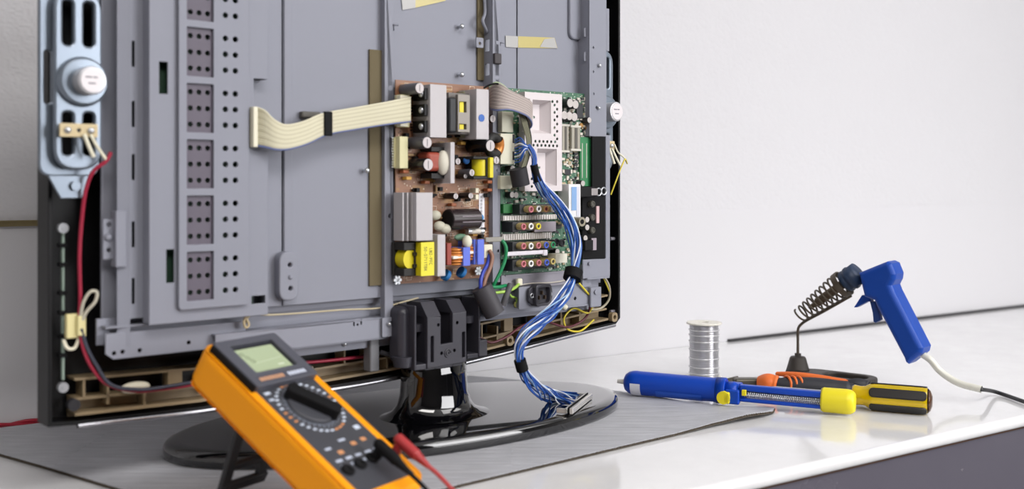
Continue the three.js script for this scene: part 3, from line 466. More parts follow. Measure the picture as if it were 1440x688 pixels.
// --- black side socket panel
{
  const jp = piece(tv, 'socket_panel', 'black plastic side socket panel');
  const [x, y, z, w, h] = [250.1,292.4,22,43.6,169.1];
  add(jp, 'panel', [plate(poly([[246.3,376.8], [271.9,377.5], [271.9,206.8], [226.9,208.9], [226.9,306.2], [246.3,306.1]]), [], z, 3, 0.6), bx(x - w / 2 + 1, 257.5, z - 8, 2, 96, 14)], blackMatte);
  for (const [p, ww, hh] of [[[226.4,300.5,32], 26, 14], [[231.2,227.6,30], 16, 14]]) add(jp, 'socket', bx(p[0], p[1], p[2] - 6, ww, hh, 14, 1), blackPlastic);
  for (const p of [[250.7,300.3,30], [264.8,301.2,26]]) add(jp, 'socket_ring', tor('z', ...p, 5, 1.2, 18, 6), steel);
  add(jp, 'socket_shell', fr(238.9,300.4,34,12.5,9.7, 10, 0.6), M(0xa09a9a, 0.35, 0.5));
  for (const p of [[241.6,283.7,28], [241.6,265.2,28], [241.6,247.6,28]]) add(jp, 'knob', [cz(...p, 4.5, 8, 16), tor('z', p[0], p[1], p[2], 3, 0.9, 16, 6)], M(0x4c4a42, 0.45));
  add(jp, 'label', fr(255.5,268.7,24,5.7,23.6, 2, 0.3), M(0xc7a9ab, 0.5), 'pale label');
  add(jp, 'label', fr(245.7,228.3,26,9.8,16.6, 2, 0.3), M(0x9a8f98, 0.5), 'grey label');
  add(jp, 'lower_bracket', [fr(256.1,194.2,21,53.7,26.6, 3, 1), bx(258.9, 180.5, 14, 44, 2, 16)], zinc, 'bent metal bracket');
  add(jp, 'screw', cz(240.1,201.6,24, 2.5, 4, 12), zinc);
  for (const y of [338, 443]) add(jp, 'post', cyl('x', 353.6, 314 - (y - 256) * 1.03, -38, 2.5, 16, 10), M(0x77757c, 0.5));
}
// --- lower right metalwork and mains inlet
{
  const lo = piece(tv, 'inlet_assembly', 'mains inlet on grey sheet metal');
  add(lo, 'shelf', [fr(146.4,184.5,18,125.3,18.8, 2, 0.5), bx(152.8, 192.9, 8, 209 - 83.7, 2, 22)], M(0x8d8a93, 0.5, 0.15));
  add(lo, 'rail', [plate(rrect(164.3, 162, 275.1 - 66.1, 38, 1), [hole(223.1,153.9, 2.4)], 12, 2, 0.4), bx(164.3, 143.5, 2, 275.1 - 66.1, 2, 22), bx(164.3, 139, -8, 275.1 - 66.1, 10, 2)], zinc);
  add(lo, 'inlet_housing', [plate(rrect(122.3,164.1,37.5,28.6, 1.5), [hrect(124,165.3,30,13.8,12.9)], 30, 2, 0.5), bx(112, 164.6, 20, 2, 28, 18)], zinc);
  const [ix, iy] = [139.3,166.9];
  multi(lo, 'mains_inlet', [[plate(rrect(ix - 3, iy, 42, 22, 8), [hole(ix - 19, iy, 1.8), hole(ix + 13, iy, 1.8)], 36, 5, 0.8), M(0x3a3940, 0.45)], [plate(rrect(ix - 3, iy, 28, 28, 5), [rrect(ix - 3, iy, 21, 20, 4, THREE.Path)], 42, 12, 1), M(0x3a3940, 0.42)], [bx(ix - 3, iy, 31, 24, 23, 4), blackMatte], [bx(ix - 3, iy + 3, 36, 2, 5, 8, 0.4), M(0x4d4034, 0.4, 0.4)], [bx(ix - 8, iy - 3, 36, 2, 5, 8, 0.4), M(0x4d4034, 0.4, 0.4)], [bx(ix + 2, iy - 3, 36, 2, 5, 8, 0.4), M(0x4d4034, 0.4, 0.4)]], 'black three pin mains inlet');
  for (const dx of [-19, 13]) add(lo, 'inlet_rivet', tor('z', ix + dx, iy, 36.6, 2.6, 1, 16, 6), steel);
  add(lo, 'end_bracket', [fr(258.3,153.8,18,21.3,27.7, 4, 1.5), cz(256.8,161,20, 3.4, 4, 14), fr(242,184.3,16,18.2,31.4, 8, 1)], zinc);
  add(lo, 'wire_clip', [bx(108.9,184.3,24, 9, 10, 6, 2.5)], cream, 'cream wire clip');
  add(lo, 'wire_clip', [sph(198.8,144.4,16, 5, 4, 4)], cream, 'cream wire clip');
  add(lo, 'earth_screw', [tor('z', 113.3,154.7,15, 3.6, 1.6, 16, 6), cz(113.3,154.7,15, 2.6, 4, 12)], M(0xb7b56b, 0.35, 0.5), 'brass earth screw');
  add(lo, 'earth_wire', tb([[69.4,240.5,36], [71.8,233.4,40], [71.8,219.1,40], [64.1,199.7,38], [56.9,183.8,34], [61.4,173.9,26]], 2.3, 40, 8), wireGreen, 'green wire');
  add(lo, 'earth_wire', tb([[52.9,182.4,36], [64.6,181.7,36], [81.7,181.9,30], [96,174.9,22]], 2.3, 24, 8), wireGreen, 'green wire');
  add(lo, 'earth_wire', tb([[61,174.4,32], [78.2,175.2,34], [96.2,178.2,30], [110.2,183.3,24]], 2, 24, 8), wireLime, 'yellow green wire');
  add(lo, 'earth_wire', tb([[87.6,174,26], [95.5,166.9,24], [109.4,162.6,18], [112.4,155.8,16]], 1.6, 20, 8), wireLime, 'yellow green wire');
  add(lo, 'grey_sleeve', tb([[85.4,183.8,34], [76.5,170.1,36], [72.3,157.6,34]], 4, 16, 8), M(0x4d4c50, 0.6), 'grey sleeve');
  add(lo, 'guide_arm', [bx(56.9, 241.8, 34, 30, 6, 6, 1.2)], M(0x8f8c84, 0.5), 'grey wire guide');
  add(lo, 'thin_wire', tb([[96,178.6,22], [131.3,180.8,20], [176.3,179.8,20], [211.7,182.3,18]], 1, 30, 6), wireGrey);
  // loose wires in the lower right corner
  add(lo, 'loose_wire', tb([[64.1,114.8,-4], [79.4,106.6,2], [104.4,111.7,4], [136.7,123.3,0], [183,124.2,-8], [228.5,112.6,-6], [261.6,124.8,-4], [263.4,150.3,4]], 1.7, 60, 7), wireMaroon, 'maroon wire');
  add(lo, 'loose_wire', tb([[223.3,177.6,16], [244.7,160.4,14], [264.2,148.5,6], [263.8,129.8,-2], [234.8,137.9,-4], [218.9,125.2,-6], [226.3,110.6,-8], [253.4,103.9,-10], [288.2,116.3,-16]], 1.4, 60, 7), wireYellow, 'yellow wire');
  add(lo, 'loose_wire', tb([[285.8,181.1,6], [303.8,162.4,0], [308.7,144.2,-6], [298.1,133.4,-10], [271.1,132.3,-12]], 1.7, 40, 7), M(0xa8a08a, 0.5), 'pale wire');
  add(lo, 'loose_wire', tb([[286.4,179.9,4], [294.3,170.2,2], [305.9,157,-2]], 1.2, 20, 7), wireYellow, 'yellow wire');
  add(lo, 'loose_wire', tb([[-177.2,106.3,-24], [-154.8,105.7,-22], [-119.5,104.9,-24], [-91.8,104,-28]], 2, 30, 7), wireRed, 'red wire');
}
// --- mains lead with ferrite sleeve
{
  const ml = piece(tv, 'mains_lead', 'brown and blue mains wires through a black ferrite sleeve');
  const a = V(28.9,184.6,44), b = V(43.9,150.9,52), d = b.clone().sub(a), g = new THREE.CylinderGeometry(13 * U, 13 * U, d.length(), 24).applyQuaternion(new THREE.Quaternion().setFromUnitVectors(new THREE.Vector3(0, 1, 0), d.clone().normalize())).translate((a.x + b.x) / 2, (a.y + b.y) / 2, (a.z + b.z) / 2);
  add(ml, 'ferrite_sleeve', g, M(0x3c3a3f, 0.6));
  add(ml, 'wire', tb([[48.2,228.8,36], [49.5,221.9,40], [45.5,209.8,42], [35.7,194.7,44], [29.5,181.2,46]], 2.6, 30, 8), wireBrown, 'brown wire');
  add(ml, 'wire', tb([[49.9,223.3,34], [44.2,213.2,38], [32.8,201.7,42], [27.7,191.6,44], [26.9,181.3,45]], 2.4, 30, 8), wireIndigo, 'blue wire');
  add(ml, 'thin_wire', tb([[-268.6,162.3,6], [-268.2,168,10], [-265.9,171.8,12], [-237.9,168.7,4], [-191.3,166.9,0], [-144.6,166.4,0], [-89.3,164.6,0], [-61.3,170.9,10], [-42.4,173.8,10]], 1.1, 80, 6), M(0xb9ad90, 0.6), 'thin pale cord');
  add(ml, 'thin_wire', tb([[-269,170.4,10], [-272.4,165.3,10], [-269.4,158.1,9], [-266.5,161,10], [-269.9,168.1,10]], 1.4, 24, 6), M(0xb9a988, 0.6), 'thin pale cord loop');
}
// --- flat ribbon cables
function ribbon(parent, top, bot, n, r, mats, seg = 60) {
  const a = curve(top), b = curve(bot);
  for (let i = 0; i < n; i++) {
    const t = i / (n - 1), pts = [];
    for (let k = 0; k <= 24; k++) { const p = a.getPoint(k / 24), q = b.getPoint(k / 24); pts.push(p.lerp(q, t)); }
    add(parent, 'strand', tb(pts, r, seg, 6), mats(i, n));
  }
}
{
  const rb = piece(tv, 'ribbon_cable', 'wide cream ribbon cable to the power board');
  const creamWire = M(0xd2cdb4, 0.5), creamWire2 = M(0xc3bda2, 0.5), bluish = M(0x66719c, 0.5);
  ribbon(rb, [[-263.9,392.6,24], [-258.8,389.5,30], [-250.9,380.5,34], [-237.3,375,34], [-210.7,379.9,30], [-188.1,388.7,28], [-144.8,397.7,30], [-98.8,407,34], [-69.2,413.7,31]],
    [[-263.9,352.5,24], [-257.1,351,30], [-247.5,348.8,34], [-234.8,349.1,34], [-208.9,355.2,30], [-180.8,366.5,28], [-140,374.5,30], [-98.8,381.5,34], [-69.2,385.2,31]], 18, 1.25, (i, n) => (i === n - 1 ? bluish : i % 3 === 1 ? creamWire2 : creamWire), 70);
  add(rb, 'plug', fr(-267.4,372.3,27,5.4,42.9, 9, 1), cream, 'cream plug');
  add(rb, 'tie', bx(-180.5,378.7,29, 10, 27, 5, 1), blackMatte, 'black tape tie');
  add(rb, 'plug', fr(-75.8,397.6,28,11.3,36.8, 8, 1), cream, 'cream plug');
  add(rb, 'cable_clamp', [fr(-188.2,389.3,8,24.6,7.2, 8, 2), fr(-183.7,377.9,8,6.4,16, 6, 2)], M(0x55524c, 0.5), 'cable clamp on the sheet metal');
  const r2 = piece(tv, 'ribbon_cable', 'grey ribbon cable curling over to the white shield');
  const g1 = M(0xbfb3ad, 0.5), g2 = M(0xa69b96, 0.5);
  ribbon(r2, [[51.1,431.4,34], [48.4,435.9,44], [48.6,434.2,56], [58.5,427.3,62], [82.7,422,56], [110.6,416.9,44], [120.4,411.4,36], [120.3,404.2,32], [113.4,400.4,30]],
    [[52.3,406.5,34], [47.8,404.1,42], [46.8,402.6,54], [57.9,403.7,60], [80.3,401.3,56], [106.3,395.7,46], [118.6,387.4,38], [119.1,383,32], [111,383.7,30]], 16, 1.15, (i, n) => (i === n - 1 ? bluish : i % 2 ? g1 : g2), 60);
  add(r2, 'loose_strand', tb([[32.3,429.6,44], [40.4,434.2,48], [46.8,435.1,54], [55.5,430.4,52]], 1.2, 20, 6), blackMatte);
  add(r2, 'loose_strand', tb([[39.8,431.7,46], [46.8,437.1,50], [55.5,434.9,52], [66.6,429.5,50]], 1.2, 20, 6), M(0x9fae8c, 0.5));
  const r3 = piece(tv, 'flat_lead', 'olive flat lead through a black ferrite core');
  ribbon(r3, [[92.8,410,38], [95.8,399.2,40], [100.8,378.3,44], [102.6,366.5,46], [101.4,351.1,46], [92.9,330.2,46]], [[100.1,410.3,38], [105.6,398.7,40], [109.4,379.5,44], [110,366.7,46], [107.5,350.3,46], [99,329.4,46]], 6, 1, (i) => (i === 5 ? blackMatte : M(0x6b6a55, 0.6)), 40);
  add(r3, 'ferrite_core', [at(new THREE.CylinderGeometry(11.5 * U, 11.5 * U, 22 * U, 24).rotateZ(0.25), 89.9,320.3,46)], rubber, 'black ferrite core');
  add(r3, 'tail', tb([[92.3,312.2,44], [89.8,308.6,40], [91.4,304,30]], 2.4, 14, 7), M(0x6b6a55, 0.6));
}
// --- the blue signal cable hanging down to the foot
{
  const sc = piece(tv, 'signal_cable', 'blue and white wire bundle hanging to a metal plug on the foot');
  const path = curve([[105.7,360.3,44], [109.4,348.4,52], [108.8,332.1,54], [113.7,317.6,54], [126.8,299.4,56], [145.1,282.8,58], [162.4,262.2,60], [172.1,237.9,62], [171.4,215.7,64], [163.6,194.2,68], [142.9,172.2,76], [113.9,153.4,84], [80.4,139.2,90], [57.4,125.9,92], [47.6,111.3,92], [51.6,92,92], [64.5,74.4,88], [92.7,55.4,78], [156.6,32,38], [166.9,28,51.4], [169.1,27,65]]);
  const N = 22, K = 110, side = new THREE.Vector3(0, 0, 1);
  const pts = []; for (let k = 0; k <= K; k++) pts.push(path.getPointAt(k / K));
  const near = (q) => { let b = 0, m = 9; for (let k = 0; k <= 400; k++) { const d = path.getPointAt(k / 400).distanceTo(q); if (d < m) { m = d; b = k / 400; } } return b; };
  const TIES = [near(V(108.8,324.9,54)), near(V(163.6,194.2,68)), near(V(51.6,92,92))];
  const wide = (t) => { const a = 0, tie = Math.min(...TIES.map((q) => Math.abs(t - q) / 0.07)); return (t < 0.06 ? 3 : 5) + a + 4.5 * (t < 0.06 ? 0.3 : 1) * Math.min(1, tie) + (t > 0.9 ? (t - 0.9) * 40 : 0); };
  for (let i = 0; i < N; i++) {
    const r0 = Math.sqrt((i + 0.5) / N), a0 = i * 2.39996, q = [];
    for (let k = 0; k <= K; k += 2) {
      const t = k / K, tan = path.getTangentAt(t), n1 = new THREE.Vector3().crossVectors(tan, side).normalize(), n2 = new THREE.Vector3().crossVectors(tan, n1).normalize();
      const a = a0 + 3.4 * t * Math.PI + 0.5 * Math.sin(t * 19 + i), R = wide(t) * U * r0;
      q.push(pts[k].clone().addScaledVector(n1, Math.cos(a) * R).addScaledVector(n2, Math.sin(a) * R * 0.75));
    }
    add(sc, 'wire', tb(q, 0.95, 120, 6), i % 6 === 1 ? wireWhite : i % 6 === 4 ? wireLight : wireBlue);
  }
  // fan of wires into the board socket
  for (let i = 0; i < 9; i++) { const y0 = [367.6][0] - i * 3.6; add(sc, 'wire', tb([[94.5, y0, 32], [94.6, y0 + 2.5 - i * 0.1, 42], [99, 361.9 - i * 0.9, 47], [107.5, 356.7 - i * 0.4, 46], [108.2, 346.6, 52]], 1, 30, 6), i % 4 === 2 ? wireWhite : wireBlue); }
  const wrap = (q, len, r, r2, name) => { const t = near(q), p = path.getPointAt(t), d = path.getTangentAt(t); add(sc, name, new THREE.CylinderGeometry(r * U, r2 * U, len * U, 20).applyQuaternion(new THREE.Quaternion().setFromUnitVectors(new THREE.Vector3(0, 1, 0), d)).translate(p.x, p.y, p.z), blackMatte, 'black tape band'); };
  wrap(V(108.8,324.9,54), 22, 5, 5, 'tape_band'); wrap(V(163.6,194.2,68), 13, 12, 12, 'tape_band'); wrap(V(51.6,92,92), 14, 7.5, 7.5, 'tape_band');
  // metal plug resting on the foot
  const pm = M(0xd9d6d0, 0.25, 0.7), A = V(126.4,27,101.8), B = V(214.9,27,50), len = A.distanceTo(B) / U;
  const pl = multi(sc, 'plug', [[bx(0, 0, 0, len, 7, 4.5, 0.8), pm], [bx(0, 1, -4, len - 4, 7, 1.6, 0.4), blackMatte], [bx(0, 0, -7, len + 2, 6, 4, 0.8), pm], [bx(-len / 2 + 1, 0, -12, 4, 6, 14, 0.8), pm], [bx(len / 2 - 1, 0, -12, 4, 6, 14, 0.8), pm]], 'slim metal plug');
  pl.position.copy(A.clone().lerp(B, 0.5)); pl.rotation.y = -Math.atan2(B.z - A.z, B.x - A.x);
}
// --- the stand
{
  const st = piece(tv, 'stand', 'glossy black oval foot with neck and bracket');
  const t = -0.132, ell = (prof, rx, rz, cx, cz_, seg) => { const g = new THREE.LatheGeometry(prof.map(([r, y]) => new THREE.Vector2(Math.max(r, 1e-4), y * U)), seg); g.scale(rx * U, 1, rz * U).rotateY(t).translate(cx * U, 0, cz_ * U); return g; };
  add(st, 'foot', ell([[0, 4.5], [0.985, 4.5], [0.997, 5.6], [1, 8], [0.999, 14], [0.994, 17.5], [0.984, 19.8], [0.966, 21.4], [0.94, 22.4], [0.7, 24.5], [0.4, 26.5], [0, 27]], 313, 152, -6, -50, 120), blackGloss, 'glossy black oval foot');
  add(st, 'neck', ell([[1.75, 25.5], [1.45, 28.5], [1.25, 33], [1.12, 41], [1.04, 54], [1.0, 75], [0.97, 112], [0, 112]], 44, 30, -6, -6, 64), blackGloss, 'glossy black flared neck');
  // moulded bracket
  const z = 44, br = piece(tv, 'stand_bracket', 'dark moulded stand bracket bolted to the chassis');
  const y1 = 171, y0 = 90.9;
  const face = poly([[-53.9,154.8], [-33.9,153.1], [-33.9,120.1], [-16.1,120.9], [-16.1,155.9], [5.3,156.7], [5.3,95.4], [-53.9,93.6]]);
  add(br, 'face_plate', [plate(face, [rrect(-46.6,115.9,4.2,31.1, 1, THREE.Path), rrect(0.9,116.6,4.4,31, 1, THREE.Path), hole(-37.6,144.1, 3), hole(-9,144.2, 3), hole(-32.8,109.8, 3), hole(-13.4,111.2, 3)], 44, 6, 0.8, 6)], bracketBlack);
  // sloped tops of the two centre columns
  const slope = (xa, xb, ya, yb) => { const g = poly([[44, ya], [30, yb], [2, yb], [2, ya]]); const e = new THREE.ExtrudeGeometry(g, { depth: (xb - xa) * U, bevelEnabled: false }); return e.rotateY(-Math.PI / 2).translate(xb * U, 0, 0); };
  add(br, 'column', slope(-53.9, -33.9, 154, 154 + 17), bracketBlack);
  add(br, 'column', slope(-15.6, 5.3, 155.9, 155.9 + 15), bracketBlack);
  add(br, 'column_body', [bx(-44.5, (y0 + 154) / 2, 20, 16, 154 - y0, 36), bx(-4.7, (y0 + 155.9) / 2, 20, 16, 155.9 - y0, 36), bx(-24.2, y0 + 12, 20, 30, 24, 36)], bracketBlack);
  add(br, 'back_wall', bx(1.6, (y0 + y1) / 2, 4, 108, y1 - y0, 6, 1), blackPlastic);
  // side cups
  const cup = (xa, xb, yc) => { const g = new THREE.CylinderGeometry((xb - xa) / 2 * U, (xb - xa) / 2.4 * U, 9 * U, 20, 1, false); return g.translate((xa + xb) / 2 * U, yc * U, 24 * U); };
  add(br, 'cup', cup(-64.6, -45.8, 140.7), bracketBlack);
  add(br, 'cup', cup(12.9, 32.1, 144.2), bracketBlack);
  add(br, 'side_wall', [bx(-68.6 - 1, (y0 + y1) / 2, 21, 3, y1 - y0 - 4, 42, 1.2)], bracketBlack);
  add(br, 'side_wall', [bx(28.8, (y0 + y1) / 2 + 4, 21, 3, y1 - y0 - 8, 40, 1.2)], bracketBlack);
  add(br, 'side_lobe', [fr(-71.5,133.2,30,22.6,67, 28, 8), at(new THREE.CylinderGeometry(13 * U, 11 * U, 12 * U, 24), -76, 102.6, 26)], bracketBlack);
  add(br, 'side_lobe', [fr(49,105,24,14,21.4, 20, 2)], bracketBlack);
  add(br, 'lower_ledge', [bx(-58.3, 96.1, 24, 22, 7, 36, 1.5), bx(18.6, 100.4, 24, 18, 6, 32, 1.5)], bracketBlack);
  add(br, 'moulded_mark', [at(new THREE.TorusGeometry(4.6 * U, 0.9 * U, 8, 20, 4.4), -23.5,108.9,44.4), at(new THREE.TorusGeometry(2.2 * U, 0.8 * U, 8, 16), -23.5,108.9,44.4)], M(0x3a393f, 0.4));
  add(br, 'support_leg', [fr(-97.9,109.3,0,13.1,39.5, 16, 2)], M(0x6f7074, 0.45), 'grey support leg');
  add(br, 'cross_arm', tb([[-87.3,111.3,-6], [-69.8,103.3,0], [-65.5,94.7,10]], 3, 12, 8), M(0x2d2c31, 0.5));
}
// ---------------------------------------------------------------- the cardboard under the foot
{
  const mat = thing('cardboard_sheet', 'grey corrugated cardboard sheet with torn edge under the television foot', 'cardboard');
  const out = [[-660, -1335], [-700, -1308], [-650, -1268], [-586, -1219], [-500, -1157], [-414, -1092], [-320, -1022], [-240, -966], [-190, -975], [-120, -1030], [-58, -1091], [40, -1176], [150, -1272], [254, -1360], [300, -1392], [336, -1418], [352, -1440], [361, -1466], [350, -1472], [300, -1476], [250, -1500], [205, -1545], [159, -1580], [60, -1640], [-24, -1690], [-86, -1712], [-150, -1684], [-300, -1581], [-500, -1444]];
  const sh = poly(out.map(([x, z]) => [x, -z]));
  const lift = (x, z) => { const d = Math.max(0, (x - 195) / 165); return (d > 0 ? 9 * Math.pow(d, 1.3) * Math.max(0, Math.min(1, (z + 1509 - (x - 156) * 0.321) / 60)) : 0); };
  const sheet = (y, t, name, m) => {
    const base = new THREE.ShapeGeometry(sh, 4); let g = base.toNonIndexed();
    const tri = []; const p = g.attributes.position; for (let i = 0; i < p.count; i += 3) tri.push([0, 1, 2].map((k) => [p.getX(i + k) / U, p.getY(i + k) / U]));
    let work = tri;                                            // split long edges so that the sheet can bend
    for (let it = 0; it < 12; it++) { const nx = []; let any = false; for (const T of work) { let bi = 0, bl = 0; for (let k = 0; k < 3; k++) { const [a, b] = [T[k], T[(k + 1) % 3]], l = Math.hypot(a[0] - b[0], a[1] - b[1]); if (l > bl) { bl = l; bi = k; } } if (bl > 60) { any = true; const a = T[bi], b = T[(bi + 1) % 3], c = T[(bi + 2) % 3], m2 = [(a[0] + b[0]) / 2, (a[1] + b[1]) / 2]; nx.push([a, m2, c], [m2, b, c]); } else nx.push(T); } work = nx; if (!any) break; }
    const pos = [], uv = []; const put = (q, yy) => { pos.push(q[0] * U, (yy + lift(q[0], -q[1])) * U, -q[1] * U); uv.push(q[0] * U * 2, q[1] * U * 2); };
    for (const T of work) { T.forEach((q) => put(q, y + t)); [T[0], T[2], T[1]].forEach((q) => put(q, y)); }
    const e = [...out, out[0]];
    for (let i = 1; i < e.length; i++) { const n = 4; for (let k = 0; k < n; k++) { const f = (s) => [e[i - 1][0] + (e[i][0] - e[i - 1][0]) * s, -(e[i - 1][1] + (e[i][1] - e[i - 1][1]) * s)], a = f(k / n), b = f((k + 1) / n); put(a, y); put(a, y + t); put(b, y + t); put(a, y); put(b, y + t); put(b, y); } }
    const o = new THREE.BufferGeometry(); o.setAttribute('position', new THREE.Float32BufferAttribute(pos, 3)); o.setAttribute('uv', new THREE.Float32BufferAttribute(uv, 2)); o.computeVertexNormals();
    m.side = THREE.DoubleSide; return add(mat, name, o, m);
  };
  const tone = noiseTex(512, (u, v) => { const k = 0.5 * L160(u * 0.1, v * 0.9) + 0.3 * fbm(u, v) + 0.2 * L24(u, v), s = 172 + 26 * (k - 0.5); return [s, s + 1, s + 6]; }, true);
  sheet(3.4, 0.7, 'top_liner', M(0xffffff, 0.6, 0, { map: tone, bumpMap: grain, bumpScale: 0.0012 }));
  sheet(0.3, 0.6, 'bottom_liner', M(0x5f5a53, 0.9));
  // fluted core shows along the torn edges
  const wave = []; const edge = out.slice(0, 19), cv = new THREE.CatmullRomCurve3(edge.map(([x, z]) => new THREE.Vector3(x * U, 0, z * U)), false, 'catmullrom', 0.1), Lc = cv.getLength(), n = Math.floor(Lc / 0.0045);
  for (let k = 0; k <= n * 4; k++) { const p = cv.getPointAt(k / (n * 4)); const y = 2.2 + 1.3 * Math.sin(k / 4 * Math.PI * 2) + lift(p.x / U, p.z / U); wave.push(new THREE.Vector3(p.x + (rnd() - 0.5) * 0.0012, y * U, p.z + (rnd() - 0.5) * 0.0012)); }
  const core = []; { core.push(new THREE.TubeGeometry(new THREE.CatmullRomCurve3(wave), n * 4, 0.0007, 4)); }
  add(mat, 'fluted_core', core, M(0x574e42, 0.95), 'brown fluted core of the torn edge');
}
// ---------------------------------------------------------------- multimeter
{
  const a = 58.4 * Math.PI / 180, b = 31.3 * Math.PI / 180;
  const u = new THREE.Vector3(Math.cos(a), 0, -Math.sin(a)), up = new THREE.Vector3(-Math.cos(b) * Math.sin(a), Math.sin(b), -Math.cos(b) * Math.cos(a)), n = new THREE.Vector3().crossVectors(u, up);
  const mm = thing('multimeter', 'yellow and black digital multimeter propped on its kickstand', 'multimeter');
  const rot = new THREE.Matrix4().makeBasis(u, up, n);
  mm.quaternion.setFromRotationMatrix(rot); mm.position.set(-289,151.4,-1025).multiplyScalar(U);
  const yellow = M(0xf29a00, 0.5, 0, { specularIntensity: 0.6 }), faceGrey = M(0x3d3e44, 0.5), bezelGrey = M(0x4e4f58, 0.45);
  const W = 81, Lm = 215;
  // yellow holster: a thick rounded tub around the instrument
  const hol = (x0, x1, y0, y1, r) => rrect((x0 + x1) / 2, (y0 + y1) / 2, x1 - x0, y1 - y0, r);
  const inner = rrect(W / 2, -Lm / 2, W + 0.5, Lm + 0.5, 5, THREE.Path);
  add(mm, 'holster', [plate(hol(-9, W + 9, -Lm - 14, 12, 24), [inner], 1.5, 40, 7, 12), plate(hol(-5, W + 5, -Lm - 11, 8, 16), [], -36, 4, 1)], yellow, 'yellow rubber holster');
  // black body inside
  add(mm, 'body', [fr(W / 2, -Lm / 2, 0.5, W, Lm, 34, 3)], blackMatte, 'black instrument body');
  const print = canvasTex(600, 1060, (c, w, h) => {
    c.fillStyle = '#3c3d43'; c.fillRect(0, 0, w, h);
    const cx = 318, cy = 250; c.textAlign = 'center';
    for (let i = 0; i < 34; i++) { const t = i / 34 * Math.PI * 2, r = 262, x = cx + Math.cos(t) * r, y = cy + Math.sin(t) * r * 0.98; c.save(); c.translate(x, y); c.fillStyle = (i % 9 > 5) ? '#d08a55' : '#c9d2e0'; c.fillRect(-17, -9, 34, 18); c.restore(); c.strokeStyle = '#aeb6c6'; c.lineWidth = 5; c.beginPath(); c.moveTo(cx + Math.cos(t) * 205, cy + Math.sin(t) * 205); c.lineTo(cx + Math.cos(t) * 226, cy + Math.sin(t) * 226); c.stroke(); }
    c.strokeStyle = '#9aa3b5'; c.lineWidth = 4; c.beginPath(); c.arc(cx, cy, 196, 0, 7); c.stroke();
    c.fillStyle = '#c3ccda'; c.fillRect(40, 20, 60, 26); c.fillRect(30, 90, 48, 20); c.fillRect(500, 520, 60, 40); c.fillStyle = '#c98d5e'; for (const [x, y] of [[150, 690], [330, 650], [450, 640]]) c.fillRect(x, y, 54, 34);
    c.fillStyle = '#b9c1d2'; for (let k = 0; k < 9; k++) c.fillRect(60 + (k % 5) * 104, 760 + Math.floor(k / 5) * 54, 64, 22); c.fillRect(70, 640, 60, 20); c.fillRect(250, 600, 70, 20);
  });
  const pz = 1.6;
  multi(mm, 'lower_panel', [[plate(rrect(W / 2, -140, W - 2, 148, 3), [], pz, 2, 0.4), faceGrey], [new THREE.PlaneGeometry((W - 4) * U, 144 * U).translate(W / 2 * U, -140 * U, (pz + 0.15) * U), M(0xffffff, 0.5, 0, { map: print })]], 'dark grey dial panel with white print');
  // raised display bezel
  const disp = canvasTex(512, 380, (c, w, h) => { c.fillStyle = '#a9b795'; c.fillRect(0, 0, w, h); c.globalAlpha = 0.5; c.strokeStyle = '#47523c'; c.lineWidth = 10; for (const [x, y, s] of [[40, 60, 1], [70, 120, 1], [95, 180, 1]]) { c.strokeRect(x, y, 36 * s, 40); } c.strokeStyle = '#dfe6cf'; c.lineWidth = 8; c.beginPath(); c.moveTo(120, 240); c.lineTo(470, 210); c.stroke(); c.fillStyle = '#e9eedd'; c.fillRect(360, 300, 80, 26); });
  const logo = canvasTex(512, 96, (c, w, h) => { c.fillStyle = '#474853'; c.fillRect(0, 0, w, h); c.fillStyle = '#cf9a72'; for (let k = 0; k < 9; k++) c.fillRect(16 + k * 27, 24, 19, 48); c.fillStyle = '#ccd3e2'; for (let k = 0; k < 6; k++) c.fillRect(300 + k * 31, 22, 23, 50); });
  multi(mm, 'display_bezel', [[plate(rrect(W / 2, -33, W + 3, 70, 4), [rrect(W / 2 + 1, -28, 56, 42, 2, THREE.Path)], 9, 9, 1.2), bezelGrey], [bx(W / 2 + 1, -28, 2, 58, 44, 2), blackMatte], [bx(-2.6, -34, 3, 2.5, 66, 10), blackMatte]], 'grey raised display bezel');
  add(mm, 'display', new THREE.PlaneGeometry(52 * U, 36 * U).translate((W / 2 + 1) * U, -29 * U, 5.4 * U), M(0xffffff, 0.22, 0, { map: disp }), 'pale green liquid crystal display');
  add(mm, 'name_strip', new THREE.PlaneGeometry(68 * U, 10 * U).translate(W / 2 * U, -60 * U, 9.15 * U), M(0xffffff, 0.5, 0, { map: logo }), 'orange and white print strip');
  add(mm, 'switch', bx(W * 0.62, -72, 2.6, 3, 11, 3, 0.6), blackMatte);
  // selector knob
  const knob = piece(mm, 'selector_knob', 'black rotary selector knob');
  add(knob, 'disc', lathe([[24, 0], [24, 2], [22, 3.4], [0, 3.4]], 36).rotateX(Math.PI / 2).translate(42.5 * U, -102 * U, pz * U), faceGrey);
  { const g = plate(rrect(0, 0, 56, 15, 6.5), [], 14, 12, 1.6); add(knob, 'grip', g.rotateZ(-0.98).translate(42.5 * U, -102 * U, 0), blackMatte); }
  // sockets and right angled plugs
  for (const [x, y] of [[12, -186], [31, -184], [50, -182], [69, -180]]) add(mm, 'input_socket', lathe([[6.5, 0], [6.5, 2.5], [5, 3.2], [3.4, 3.2], [3.2, 0.6], [0, 0.6]], 24).rotateX(Math.PI / 2).translate(x * U, y * U, pz * U), blackMatte);
